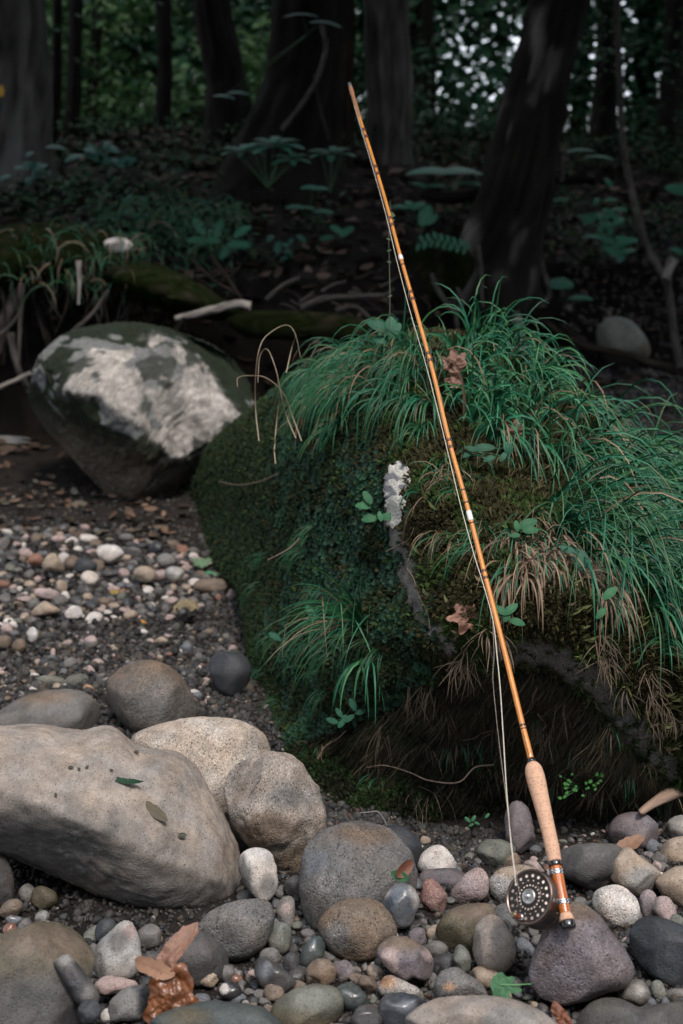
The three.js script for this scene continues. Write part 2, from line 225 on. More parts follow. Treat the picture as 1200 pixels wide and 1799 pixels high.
stone('smooth blue-black cobble at the right edge beside the big purple stone', 'navy', [[1109, 1642], [1125, 1617], [1155, 1611], [1192, 1624], [1235, 1650], [1240, 1700], [1200, 1738], [1160, 1727], [1130, 1702], [1111, 1672]], { speck: 0.5, rough: 0.04 });
stone('orange-tan cobble cut by the right edge above the pink pebbles', 'tan', [[1152, 1547], [1175, 1528], [1212, 1524], [1232, 1560], [1205, 1592], [1170, 1582]], { mat: DRY, patches: [[1185, 1570, 30, 16, 'brown', 0.6]] });
stone('narrow mauve pebble squeezed against the white egg-shaped cobble', 'pink', [[1124, 1587], [1130, 1566], [1147, 1564], [1155, 1580], [1151, 1609], [1131, 1611]], { patches: [[1140, 1590, 30, 30, 'purple', 0.9]] });
stone('light pinkish pebble right of the narrow mauve pebble', 'pink', [[1146, 1592], [1160, 1576], [1180, 1580], [1188, 1605], [1181, 1623], [1160, 1616]], { mat: DRY });
stone('pinkish tan stone at the right edge under the pale round stone', 'tan', [[1158, 1497], [1175, 1475], [1215, 1472], [1222, 1515], [1180, 1519], [1162, 1510]], { mat: DRY });
stone('pale grey round stone at the right edge by the driftwood stick', 'lightgrey', [[1174, 1445], [1200, 1430], [1232, 1445], [1222, 1481], [1186, 1482]], { mat: DRY });
stone('small bluish stone under the round purplish cobble', 'blue', egg(1144, 1486, 15, 13));
stone('small mauve pebble between the tan three-cornered cobble and the bluish stone', 'pink', egg(1139, 1505, 11, 9), { patches: [[1139, 1505, 20, 20, 'purple', 0.9]] });
stone('flat dark pebble above the orange-tan cobble', 'midgrey', egg(1160, 1524, 18, 10, 6));
stone('pale oval cobble standing in the middle of the foreground', 'pale', [[831, 1655], [840, 1622], [856, 1606], [876, 1612], [896, 1636], [905, 1662], [901, 1690], [886, 1705], [860, 1707], [836, 1692], [829, 1672]], { mat: DRY, rough: 0.04, speck: 0.6, lift: 0.015 });
stone('large dark round cobble behind the pale oval cobble', 'olive', [[766, 1632], [790, 1601], [830, 1588], [866, 1594], [874, 1640], [850, 1682], [800, 1682], [774, 1662]], { rough: 0.07, patches: [[840, 1605, 40, 16, 'brown', 0.7]] });
stone('notched cobble with pink and brown patches right of the brown speckled cobble', 'purple', [[659, 1669], [680, 1650], [710, 1647], [745, 1664], [763, 1690], [756, 1716], [742, 1722], [727, 1716], [712, 1723], [693, 1712], [675, 1694]], { lift: 0.02, patches: [[684, 1690, 15, 36, 'pink'], [753, 1676, 12, 10, 'pink'], [705, 1655, 70, 14, 'brown', 0.6]] });  // pink sides and brown top are patches over the purple tone
stone('small round pink pebble below the brown speckled cobble', 'pink', egg(605, 1706, 17, 19), { patches: [[605, 1706, 30, 30, 'purple', 1]] });
stone('flat pink-brown pebble beside the small round pink pebble', 'pink', egg(638, 1724, 20, 11, 16), { patches: [[638, 1724, 30, 30, 'brown', 1]] });
stone('dark brown cobble left of the small round pink pebble', 'brown', [[536, 1707], [550, 1687], [580, 1689], [593, 1708], [580, 1730], [550, 1730]], { facets: 5, mottle: 1.3 });
stone('white and orange speckled stone under the pink and brown cobble', 'lightgrey', [[664, 1736], [680, 1714], [710, 1724], [739, 1741], [736, 1762], [700, 1759], [672, 1750]], { speck: 1.2, patches: [[682, 1726, 18, 12, 'orange', 0.5]] });
stone('shiny black wet stone at the bottom below the speckled stone', 'navy', [[665, 1767], [680, 1748], [720, 1746], [744, 1760], [742, 1787], [700, 1808], [674, 1802]], { mat: WET, rough: 0.04, patches: [[713, 1768, 18, 9, 'blue', 0.4]] });
stone('long pale slab along the bottom edge below the green leaf', 'pale', [[706, 1800], [745, 1766], [800, 1752], [860, 1752], [920, 1764], [962, 1786], [985, 1812], [970, 1850], [720, 1850]], { rough: 0.07, patches: [[900, 1790, 50, 22, 'grey', 0.5]], sink: 0.6 }, 'rock', 'rock');
stone('blue-green dark stone tilted beside the flat pink-brown pebble', 'teal', [[589, 1742], [610, 1726], [630, 1734], [652, 1766], [637, 1778], [605, 1772]], { mat: WET });
stone('dark blocky stone at the bottom left of the shiny black stone', 'dark', [[617, 1786], [640, 1765], [666, 1770], [672, 1800], [640, 1815], [620, 1808]], { box: 0.75, mat: WET });
stone('mossy brown-green stone at the bottom edge below the dark brown cobble', 'olive', [[477, 1772], [510, 1742], [560, 1731], [597, 1742], [603, 1775], [578, 1815], [490, 1815]], { facets: 4, rough: 0.09, patches: [[545, 1755, 60, 24, 'green', 0.5]], sink: 0.6 }, 'rock', 'rock');
stone('dark teal slab along the bottom edge right of the crumpled brown leaf', 'teal', [[262, 1796], [310, 1772], [370, 1760], [420, 1765], [480, 1776], [522, 1802], [505, 1850], [280, 1850]], { rough: 0.08, sink: 0.5, patches: [[330, 1790, 40, 16, 'olive', 0.6]] }, 'rock', 'rock');
stone('large olive-brown slab in the bottom left corner', 'olive', [[-90, 1690], [0, 1645], [60, 1624], [120, 1606], [156, 1618], [166, 1670], [158, 1720], [156, 1780], [140, 1860], [-90, 1860]], { rough: 0.09, facets: 6, sink: 0.6, thick: 0.45, box: 0.75, patches: [[40, 1780, 150, 70, 'dark', 0.5], [90, 1660, 90, 30, 'brown', 0.8]] }, 'rock', 'rock');
stone('grey stone with a pointed top like a hood left of the crumpled brown leaf', 'lightgrey', [[163, 1692], [170, 1660], [196, 1635], [212, 1619], [231, 1624], [245, 1655], [249, 1690], [236, 1716], [205, 1723], [180, 1719], [167, 1706]], { mat: DRY, rough: 0.12, facets: 5, lift: 0.02, mottle: 1.4, patches: [[225, 1640, 18, 14, 'pink', 0.5], [210, 1655, 16, 18, 'grey', 0.4]] });
stone('flat pale pebble tucked under the hooded grey stone', 'pink', [[165, 1729], [185, 1715], [215, 1718], [246, 1729], [222, 1741], [187, 1746], [170, 1741]], { mat: DRY, lift: 0.02 });
stone('long dark stone with a pale tip leaning on the olive slab', 'dark', [[91, 1690], [104, 1669], [124, 1683], [160, 1724], [179, 1758], [166, 1777], [142, 1764], [106, 1716]], { depth: 1.866, thick: 0.7, patches: [[110, 1683, 16, 15, 'lightgrey', 0.5], [160, 1745, 14, 20, 'grey', 0.6]] });
stone('round blue-black pebble at the foot of the long dark stone', 'navy', egg(158, 1777, 21, 21), { depth: 1.83 });
stone('oval stone half grey and half black under the crumpled brown leaf', 'grey', [[190, 1770], [205, 1746], [235, 1732], [267, 1738], [275, 1765], [264, 1787], [225, 1792], [195, 1790]], { patches: [[262, 1762, 22, 40, 'black', 0.15]] });
stone('dark round stone behind the hooded grey stone', 'navy', egg(187, 1636, 20, 24, 10));
stone('smooth slate-grey round stone right of the hooded stone', 'midgrey', egg(263, 1646, 21, 23), { speck: 0.3 });
stone('small dark pebble right of the hooded grey stone', 'dark', egg(266, 1684, 18, 14));
stone('big dark stone behind the crumpled brown leaf', 'dark', [[282, 1668], [310, 1640], [360, 1640], [402, 1680], [400, 1712], [360, 1732], [318, 1727], [288, 1696]], { rough: 0.05 });
stone('little tan speckled stone right of the crumpled brown leaf', 'tan', egg(368, 1720, 16, 16), { facets: 5, speck: 0.9 });
stone('little grey stone behind the tan speckled stone', 'midgrey', egg(397, 1710, 16, 15));
stone('tiny orange-red pebble beside the black and white stone', 'rust', egg(415, 1719, 12, 8), { mat: WET });
stone('black stone with a white blaze under the tiny orange-red pebble', 'black', egg(405, 1741, 21, 16, 10), { mat: WET, patches: [[394, 1737, 8, 9, 'white']] });
stone('rugged dark wet stone in the middle of the small stones', 'dark', [[446, 1706], [455, 1681], [480, 1690], [502, 1705], [521, 1726], [511, 1740], [480, 1742], [455, 1726]], { mat: WET, rough: 0.16, facets: 6, patches: [[465, 1705, 14, 12, 'blue', 0.5]] });
stone('olive stone wedged between the cube-shaped stone and the rugged wet stone', 'green', egg(475, 1681, 20, 16, 10), { patches: [[475, 1681, 40, 40, 'midgrey', 0.9]] });
stone('small dark rounded stone left of the teal wet stone', 'dark', egg(511, 1691, 14, 18, -6));
stone('brownish square stone below the rugged wet stone', 'brown', egg(481, 1744, 20, 15, 20), { facets: 5 });
stone('small pointed grey stone leaning on the pale oval cobble', 'green', [[795, 1688], [805, 1660], [820, 1668], [829, 1690], [821, 1708], [800, 1705]], { facets: 5, lift: 0.015 });
stone('dark speckled cobble under the small pointed grey stone', 'midgrey', [[760, 1738], [774, 1711], [798, 1700], [830, 1717], [852, 1736], [857, 1757], [800, 1762], [768, 1754]], { rough: 0.1, speck: 1, patches: [[790, 1735, 12, 7, 'orange', 0.4]] });
stone('brownish tan stone pinned under the pale oval cobble', 'brown', [[828, 1706], [845, 1698], [882, 1713], [883, 1729], [855, 1737], [836, 1727]], { patches: [[850, 1716, 26, 14, 'tan', 0.7]] });
stone('blue-grey sliver stone between the pale oval and the big purple stone', 'blue', egg(925, 1668, 24, 13, 48));
stone('grey stone in the shade under the fishing reel', 'grey', [[866, 1600], [890, 1586], [918, 1588], [930, 1615], [902, 1637], [878, 1626]]);
stone('rounded purplish pebble behind the notched pink and brown cobble', 'purple', egg(733, 1648, 17, 18));
stone('smooth grey pebble right of the notched pink and brown cobble', 'midgrey', egg(767, 1667, 20, 15), { speck: 0.3 });
stone('dark flat pebble in the shade beside the notched cobble', 'dark', egg(783, 1693, 24, 18));
stone('grey cobble with a pale ridge below the big purple stone', 'midgrey', [[1084, 1747], [1105, 1725], [1130, 1724], [1143, 1745], [1131, 1763], [1096, 1765]], { facets: 5, patches: [[1115, 1740, 16, 9, 'lightgrey', 0.5]] });
stone('small greenish egg pebble right of the ridged grey cobble', 'green', egg(1157, 1741, 13, 19, -18));
stone('dark flat pebble at the right edge under the blue-black cobble', 'midgrey', egg(1190, 1748, 22, 11));
stone('broad dark slab in the bottom right corner', 'olive', [[1016, 1792], [1050, 1760], [1090, 1756], [1130, 1771], [1180, 1763], [1240, 1768], [1240, 1850], [1020, 1850]], { rough: 0.08, sink: 0.5, patches: [[1150, 1800, 140, 70, 'dark', 0.9]] }, 'rock', 'rock');
stone('small dark pebble under the chin of the big purple stone', 'dark', egg(1072, 1745, 12, 10));
stone('dark rock lying in the shade between the granite rock and the mossy boulder', 'navy', [[655, 1470], [690, 1448], [725, 1462], [742, 1490], [738, 1530], [690, 1530]], {});
stone('light tan pebble in the gap below the mossy boulder', 'tan', egg(747, 1478, 10, 9), { mat: DRY });
stone('cream pebble below the light tan pebble', 'cream', egg(741, 1492, 9, 7), { mat: DRY });
stone('brown pebble at the left edge under the huge pale rock', 'brown', egg(20, 1596, 22, 16, -35));
stone('grey pebble under the overhang of the huge pale rock', 'midgrey', egg(47, 1570, 14, 17));
stone('dark brown pebble deep in the shade of the huge pale rock', 'brown', egg(77, 1577, 24, 20, 30), { patches: [[77, 1577, 60, 60, 'olive', 1]] });
stone('orange-brown pebble at the left edge', 'rust', egg(18, 1634, 13, 13), { mat: WET });
stone('blue-grey pebble right of the orange-brown pebble', 'blue', egg(38, 1636, 10, 12));
stone('whitish pebble on the edge of the olive slab', 'lightgrey', egg(80, 1627, 12, 8, -12));
stone('slim grey pebble behind the whitish pebble', 'grey', egg(74, 1612, 13, 12, -40));
stone('wet blue pebble at the left edge behind the orange-brown pebble', 'blue', egg(24, 1617, 17, 9), { mat: WET });
stone('dark rock in the shade at the left edge under the huge pale rock', 'dark', [[-40, 1520], [0, 1505], [22, 1540], [18, 1590], [-40, 1600]], {});
stone('small grey stone between the granite rock and the round grey rock', 'blue', egg(520, 1560, 22, 20), { patches: [[520, 1560, 60, 60, 'dark', 1]] });
// the stones on the gravel behind
stone('big dark brown-grey cobble at the front of the gravel', 'brown', [[183, 1212], [200, 1181], [235, 1163], [280, 1163], [315, 1185], [338, 1220], [346, 1258], [320, 1292], [250, 1296], [212, 1264]], { speck: 0.9, sink: 0.7, patches: [[270, 1240, 90, 40, 'midgrey', 0.8]] }, 'rock', 'rock');
stone('broad slate-grey rock at the left edge of the gravel', 'midgrey', [[-40, 1280], [0, 1250], [40, 1226], [90, 1212], [140, 1214], [170, 1235], [181, 1262], [160, 1290], [80, 1310], [-30, 1310]], { rough: 0.1, facets: 5, speck: 0.4, sink: 0.7, patches: [[70, 1225, 50, 12, 'brown', 0.6]] }, 'rock', 'rock');
stone('dark three-cornered stone beside the foot of the mossy boulder', 'navy', [[367, 1160], [385, 1146], [425, 1149], [441, 1170], [436, 1200], [415, 1227], [395, 1224], [374, 1196]], { facets: 4 });
stone('round white stone at the back of the gravel', 'white', [[169, 963], [185, 955], [205, 959], [219, 972], [211, 985], [192, 991], [175, 981]], { mat: DRY });
stone('white oval pebble in front of the round white stone', 'white', egg(158, 1016, 17, 13, 15), { mat: DRY });
stone('bluish white block-shaped pebble in the middle of the gravel', 'white', [[113, 1080], [128, 1064], [141, 1068], [145, 1080], [124, 1091]], { mat: DRY, box: 0.75 });
stone('pale wedge-shaped stone left of the bluish white block', 'tan', [[53, 1080], [78, 1056], [90, 1062], [108, 1073], [90, 1079], [60, 1083]], { mat: DRY, facets: 5 });
stone('tan rounded stone near the toppled green leaf', 'tan', egg(255, 1009, 21, 14, 10));
stone('angular mauve-grey stone right of the tan rounded stone', 'lightgrey', egg(307, 1009, 18, 15), { facets: 6 });
stone('grey stone behind the angular mauve-grey stone', 'grey', egg(291, 986, 17, 14));
stone('large tan wedge stone left of the round white stone', 'tan', [[73, 995], [88, 972], [98, 973], [114, 1003], [95, 1003], [76, 999]], { facets: 5, mat: DRY });
stone('brick-red stone left of the tan wedge stone', 'rust', egg(63, 984, 14, 13));
stone('dark slate stone below the round white stone', 'navy', egg(150, 995, 22, 14));
stone('reddish brown stone right of the tan wedge stone', 'red', egg(127, 989, 14, 14), { patches: [[127, 989, 40, 40, 'brown', 1]] });
stone('pinkish flat stone near the left end of the gravel', 'pink', egg(82, 1043, 26, 9, 8), { mat: DRY });
stone('long brown stone by the foot of the boulder below the toppled leaf', 'brown', [[338, 1032], [350, 1018], [400, 1022], [400, 1036], [365, 1042]], { rough: 0.1 });
stone('white angular pebble near the left edge above the brown round pebble', 'white', egg(57, 1115, 10, 14, 10), { mat: DRY, facets: 6 });
stone('round brown pebble near the left edge of the gravel', 'brown', egg(34, 1136, 13, 15));
stone('pinkish white pebble at the left edge of the gravel', 'pink', egg(12, 1106, 12, 11), { mat: DRY });
stone('reddish pebble cut by the left edge of the gravel', 'red', egg(6, 1129, 15, 13), { patches: [[6, 1129, 50, 50, 'brown', 0.9]] });
stone('pebble with a pink top and grey body in the gravel', 'midgrey', egg(160, 1129, 13, 13), { patches: [[160, 1119, 16, 7, 'pink']] });
stone('flat greenish stone behind the slate-grey rock', 'green', egg(92, 1197, 26, 11, 8));
stone('angular pale green stone right of the flat greenish stone', 'green', [[107, 1205], [125, 1187], [158, 1185], [152, 1200], [120, 1210]], { facets: 5 });
stone('orange stone behind the slate-grey rock', 'orange', egg(157, 1212, 12, 9, 30), { facets: 5 });
stone('blue angular pebble behind the big dark cobble', 'blue', egg(328, 1141, 12, 11, -30), { facets: 5 });
stone('tan oval pebble left of the blue angular pebble', 'tan', egg(283, 1126, 12, 7, -8));
stone('slate oval pebble above the big dark cobble', 'midgrey', egg(124, 1166, 14, 11, -15));
// rocks farther off
stone('grey flat-topped rock at the left edge before the bank', 'grey', [[-60, 775], [0, 765], [50, 770], [77, 785], [72, 800], [30, 830], [-60, 830]], { depth: 5.6, rough: 0.08 }, 'rock', 'rock');
stone('grey slanting rock on the right bank below the tree roots', 'green', [[1048, 580], [1072, 558], [1105, 562], [1132, 590], [1142, 622], [1120, 640], [1070, 640]], { depth: 6.9, facets: 4, patches: [[1140, 620, 24, 20, 'olive', 0.4]] }, 'rock', 'rock');
stone('light grey rock cut by the right edge beside the mossy boulder', 'lightgrey', [[1180, 1200], [1200, 1188], [1240, 1195], [1240, 1250], [1195, 1245]], { depth: 2.45 }, 'rock', 'rock');


// ---------------------------------------------------------------- the mossy boulder
// smooth surface through points (thin plates): value at (x, y)
function plate(pts) {
  const n = pts.length, m = n + 3, A = Array.from({ length: m }, () => new Float64Array(m + 1)), K = (r2) => (r2 > 0 ? r2 * Math.log(r2) : 0), q = pts.map(([x, y, v]) => [x / 300, y / 300, v]);
  for (let i = 0; i < n; i++) { for (let j = 0; j < n; j++) A[i][j] = K((q[i][0] - q[j][0]) ** 2 + (q[i][1] - q[j][1]) ** 2) + (i === j ? 0.02 : 0); A[i][n] = A[n][i] = 1; A[i][n + 1] = A[n + 1][i] = q[i][0]; A[i][n + 2] = A[n + 2][i] = q[i][1]; A[i][m] = q[i][2]; }
  for (let c = 0; c < m; c++) { let p = c; for (let r = c + 1; r < m; r++) if (Math.abs(A[r][c]) > Math.abs(A[p][c])) p = r; [A[c], A[p]] = [A[p], A[c]]; for (let r = 0; r < m; r++) if (r !== c) { const f = A[r][c] / A[c][c]; if (f) for (let k = c; k <= m; k++) A[r][k] -= f * A[c][k]; } }
  const w = A.map((r, i) => r[m] / r[i]);
  return (x, y) => { x /= 300; y /= 300; let s = w[n] + w[n + 1] * x + w[n + 2] * y; for (let i = 0; i < n; i++) s += w[i] * K((x - q[i][0]) ** 2 + (y - q[i][1]) ** 2); return s; };
}
const near = plate([[640, 620, 2.95], [760, 600, 2.8], [900, 650, 2.8], [1050, 750, 2.85], [1200, 860, 2.8], [1400, 1000, 2.85], [700, 760, 2.72], [850, 800, 2.56], [1000, 880, 2.5], [1150, 980, 2.45], [690, 870, 2.58], [735, 940, 2.5], [760, 1000, 2.43], [800, 1110, 2.33],
  [880, 1135, 2.3], [1000, 1165, 2.28], [1100, 1235, 2.3], [1190, 1330, 2.4], [820, 1190, 2.44], [760, 1220, 2.48], [820, 1260, 2.52], [900, 1240, 2.48], [900, 1290, 2.53], [1000, 1270, 2.38], [1000, 1340, 2.46], [1100, 1330, 2.36], [1100, 1400, 2.44], [700, 1350, 2.56], [800, 1400, 2.52], [900, 1450, 2.5],
  [620, 900, 2.78], [660, 1010, 2.66], [560, 1000, 2.92], [560, 1150, 2.8], [600, 1250, 2.68], [690, 1200, 2.52], [620, 1350, 2.66], [480, 1230, 3.05], [460, 1100, 3.25], [440, 950, 3.7], [520, 850, 3.25], [560, 740, 3.2], [480, 760, 3.7], [400, 850, 4.2], [350, 900, 4.6], [430, 720, 4.2], [320, 900, 4.8], [1400, 1250, 2.5], [1300, 1150, 2.42], [505, 1325, 2.74], [535, 1385, 2.6], [565, 1420, 2.52], [640, 1440, 2.48], [455, 1240, 3.02], [720, 1460, 2.46]]);
const BL = outline([[545, 1440], [490, 1350], [452, 1255], [438, 1130], [418, 1012], [380, 1000], [330, 968], [292, 925], [278, 890], [300, 850], [328, 822], [400, 755], [470, 700], [520, 655], [600, 614], [690, 592], [780, 588], [880, 612], [960, 660], [1040, 712], [1120, 780], [1210, 862], [1330, 960], [1420, 1120], [1420, 1300], [1300, 1390], [1190, 1412], [1050, 1460], [900, 1505], [760, 1505], [640, 1475]]);
const seg = (x, y, pts) => { let best = 1e9; for (let i = 0; i < pts.length - 1; i++) { const [ax, ay] = pts[i], [bx, by] = pts[i + 1], t = clamp(((x - ax) * (bx - ax) + (y - ay) * (by - ay)) / ((bx - ax) ** 2 + (by - ay) ** 2), 0, 1); best = Math.min(best, Math.hypot(x - ax - t * (bx - ax), y - ay - t * (by - ay))); } return best; };
const BARE = [[690, 905], [700, 960], [722, 1020], [742, 1080], [790, 1135]], LEDGE = [[885, 1140], [940, 1140], [1000, 1165], [1060, 1215], [1115, 1280], [1175, 1350]], LIP = [[640, 1010], [700, 1120], [790, 1160], [880, 1160], [960, 1150], [1060, 1210], [1130, 1300], [1200, 1380]];
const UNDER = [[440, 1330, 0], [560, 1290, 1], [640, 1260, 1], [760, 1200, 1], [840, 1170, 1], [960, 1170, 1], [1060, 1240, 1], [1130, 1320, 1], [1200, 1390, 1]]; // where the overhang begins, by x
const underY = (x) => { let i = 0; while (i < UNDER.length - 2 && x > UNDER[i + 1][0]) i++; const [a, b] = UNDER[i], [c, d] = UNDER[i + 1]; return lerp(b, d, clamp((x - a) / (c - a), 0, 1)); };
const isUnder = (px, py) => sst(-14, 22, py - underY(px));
const isLeft = (px, py) => sst(30, -30, px - lerp(640, 760, clamp((py - 700) / 400, 0, 1)));
let boulder, lookup;
{
  const n = 150, B = ball(n), N = B.pos.length / 3, pos = new Float32Array(N * 3), col = new Float32Array(N * 3), pix = new Float32Array(N * 3);
  const O = onY(800, 1430, 0);
  for (let i = 0; i < N; i++) {
    const x = B.pos[3 * i], y = B.pos[3 * i + 1], z = B.pos[3 * i + 2], l = Math.hypot(x, y), th = Math.atan2(y, x), t = l * BL.r(th), px = BL.cx + Math.cos(th) * t, py = BL.cy - Math.sin(th) * t;
    const rim = Math.pow(Math.abs(z), 0.5), c = 0.42; let d = near(px, py) + (z > 0 ? 0.26 * (1 - rim) : 0.26 + c * 1.6 * rim);
    const p = at(px, py, d), under = isUnder(px, py), left = isLeft(px, py), bare = sst(26, 14, seg(px, py, BARE) + 9 * noise(px / 16, py / 16, 3)), ledge = sst(36, 16, seg(px, py, LEDGE) + 14 * noise(px / 22, py / 22, 8));
    const lump = fbm(p.x * 9, p.y * 9, p.z * 9, 4), fine = fbm(p.x * 40, p.y * 40, p.z * 40, 3), stone0 = Math.max(bare, ledge * 0.9);
    const w = EYE.clone().sub(p).normalize(), out = (z > 0 ? rim : 0.3) * (0.06 * lump + 0.018 * fine * (1 - 0.6 * stone0) - 0.006 * stone0);
    p.addScaledVector(w, out);
    p.sub(O); pos[3 * i] = p.x; pos[3 * i + 1] = p.y; pos[3 * i + 2] = p.z; pix[3 * i] = px; pix[3 * i + 1] = py; pix[3 * i + 2] = z;
    const moss = [0.038, 0.042, 0.017], teal = [0.018, 0.036, 0.022], mud = [0.022, 0.018, 0.012], rock = [0.17, 0.162, 0.15];
    const k = 1 + 0.8 * fine + 0.5 * fbm(p.x * 90, p.y * 90, p.z * 90, 2), grow = sst(-0.1, 0.25, fbm(p.x * 12 + 5, p.y * 12, p.z * 12, 3));
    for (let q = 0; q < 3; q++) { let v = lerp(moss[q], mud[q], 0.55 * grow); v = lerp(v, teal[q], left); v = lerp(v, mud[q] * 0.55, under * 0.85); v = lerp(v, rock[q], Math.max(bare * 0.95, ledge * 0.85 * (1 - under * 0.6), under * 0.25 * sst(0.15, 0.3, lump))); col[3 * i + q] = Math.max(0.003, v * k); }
  }
  const g = geo(pos, B.idx, null); g.setAttribute('color', new THREE.BufferAttribute(col, 3));
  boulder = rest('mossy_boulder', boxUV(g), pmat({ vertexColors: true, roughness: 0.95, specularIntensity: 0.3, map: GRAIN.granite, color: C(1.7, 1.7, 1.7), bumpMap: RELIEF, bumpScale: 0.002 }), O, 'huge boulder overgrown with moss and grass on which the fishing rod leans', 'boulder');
  const nor = g.attributes.normal, cells = new Map(); lookup = { pos, nor: nor.array, pix, front: [], O, idx: B.idx };
  for (let i = 0; i < N; i++) if (pix[3 * i + 2] > 0.02) { lookup.front.push(i); const k = Math.floor(pix[3 * i] / 12) + ',' + Math.floor(pix[3 * i + 1] / 12); if (!cells.has(k)) cells.set(k, []); cells.get(k).push(i); }
  lookup.cells = cells;
}
// the boulder's surface (in its own axes: add lookup.O for the world) seen at a picture point
function onBoulder(px, py) {
  const a = Math.floor(px / 12), b = Math.floor(py / 12); let best = 1e9, k = -1;
  for (let i = a - 1; i <= a + 1; i++) for (let j = b - 1; j <= b + 1; j++) for (const v of lookup.cells.get(i + ',' + j) ?? []) { const d = (lookup.pix[3 * v] - px) ** 2 + (lookup.pix[3 * v + 1] - py) ** 2; if (d < best) { best = d; k = v; } }
  if (k < 0) return null;
  const p = V(lookup.pos[3 * k], lookup.pos[3 * k + 1], lookup.pos[3 * k + 2]), n = V(lookup.nor[3 * k], lookup.nor[3 * k + 1], lookup.nor[3 * k + 2]);
  p.x += (px - lookup.pix[3 * k]) * 2.6 / FPX; p.y -= (py - lookup.pix[3 * k + 1]) * 2.6 / FPX * 0.9; return { p, n, w: p.clone().add(lookup.O) };
}
function smoothBoulder(px, py) { const a = Math.floor(px / 12), b = Math.floor(py / 12), p = V(); let s = 0; for (let i = a - 1; i <= a + 1; i++) for (let j = b - 1; j <= b + 1; j++) for (const v of lookup.cells.get(i + ',' + j) ?? []) { const dx = px - lookup.pix[3 * v], dy = py - lookup.pix[3 * v + 1], w = Math.exp(-(dx * dx + dy * dy) / 60); s += w; p.x += w * (lookup.pos[3 * v] + dx * 2.6 / FPX); p.y += w * (lookup.pos[3 * v + 1] - dy * 2.35 / FPX); p.z += w * lookup.pos[3 * v + 2]; } return p.multiplyScalar(1 / s); }
// the pale lichen crust on the ridge: two raised patches grown over the rock
{
  const I = lookup.idx, spots = [[[700, 838, 22, 26], [689, 856, 17, 24]], [[694, 886, 18, 19], [691, 907, 15, 21]]];
  const lichenM = mat({ vertexColors: true, roughness: 0.95 });
  spots.forEach((spot, si) => {
    const keep = (i) => { const x = lookup.pix[3 * i], y = lookup.pix[3 * i + 1], f = 0.4 * noise(x / 7, y / 7, si + 4); return lookup.pix[3 * i + 2] > 0 ? Math.max(...spot.map(([cx, cy, a, b]) => 1 - Math.hypot((x - cx) / a, (y - cy) / b) + f)) : -1; };
    const pos = [], col = [], N = 56, idx = [], [x0, x1, y0, y1] = si ? [672, 714, 862, 930] : [670, 724, 808, 880], id = [];
    for (let j = 0; j <= N; j++) for (let i = 0; i <= N; i++) {
      const x = lerp(x0, x1, i / N), y = lerp(y0, y1, j / N), s = { p: smoothBoulder(x, y) }, f = 0.35 * noise(x / 8, y / 8, si + 4) + 0.2 * noise(x / 3, y / 3, 3), v = Math.max(...spot.map(([cx, cy, a, b]) => 1 - Math.hypot((x - cx) / a, (y - cy) / b))) + f * 0.6;
      id.push(v > 0); const t = 0.010 + 0.004 * sst(0, 0.2, v) + 0.002 * noise(x / 5, y / 5, 6) + 0.002 * noise(x / 2, y / 2, 2); s.p.addScaledVector(V(0, 0.25, 0.97), t + 0.004); pos.push(s.p.x, s.p.y, s.p.z);
      const g = si ? 0 : sst(0.15, -0.2, noise(x / 11, y / 11, 9) + (x - 690) / 40 * 0.6), k = 0.85 + 0.5 * noise(x / 2, y / 2, 1); col.push(lerp(0.6, 0.19, g) * k, lerp(0.58, 0.195, g) * k, lerp(0.52, 0.21, g) * k);
    }
    for (let j = 0; j < N; j++) for (let i = 0; i < N; i++) { const a = j * (N + 1) + i, q = [a, a + 1, a + N + 1, a + N + 2]; if (q.every((k) => id[k])) idx.push(a, a + N + 1, a + 1, a + 1, a + N + 1, a + N + 2); }
    const o = mesh('lichen_patch', geo(pos, idx, col), lichenM, boulder); o.userData.label = si ? 'small white lichen crust, the lower patch' : 'white and bluish lichen crust, the upper patch';
  });
}
// moss: small tufts, scaly leaflets and hanging strands over the boulder's front
function tuftGeo(n, h, w, spread) { const pos = [], idx = []; for (let k = 0; k < n; k++) { const a = rr(0, 6.28), s = rr(0.2, 1) * spread, dx = Math.cos(a), dz = Math.sin(a), hh = h * rr(0.6, 1.2), b = pos.length / 3, ox = dx * w * 0.8, oz = dz * w * 0.8; pos.push(ox - dz * w, 0, oz + dx * w, ox + dz * w, 0, oz - dx * w, ox + dx * s * hh * 0.5 - dz * w * 0.7, hh * 0.6, oz + dz * s * hh * 0.5 + dx * w * 0.7, ox + dx * s * hh, hh * (1.1 - 0.5 * s), oz + dz * s * hh); idx.push(b, b + 1, b + 2, b + 1, b + 3, b + 2); } return geo(pos, idx); }
function flakeGeo() { const pos = [], idx = []; for (let k = 0; k < 7; k++) { const a = rr(0, 6.28), q = rr(0.0, 0.006), s = rr(0.003, 0.0055), cx = Math.cos(a) * q, cz = Math.sin(a) * q, b = pos.length / 3, t = rr(-0.5, 0.9), y0 = rr(0, 0.004); pos.push(cx, y0 + 0.001, cz); for (let e = 0; e < 6; e++) { const f = e / 6 * 6.28; pos.push(cx + Math.cos(f) * s, y0 + t * Math.cos(f - a) * s + 0.0008 * (e % 2), cz + Math.sin(f) * s); } for (let e = 0; e < 6; e++) idx.push(b, b + 1 + (e + 1) % 6, b + 1 + e); } return geo(pos, idx); }
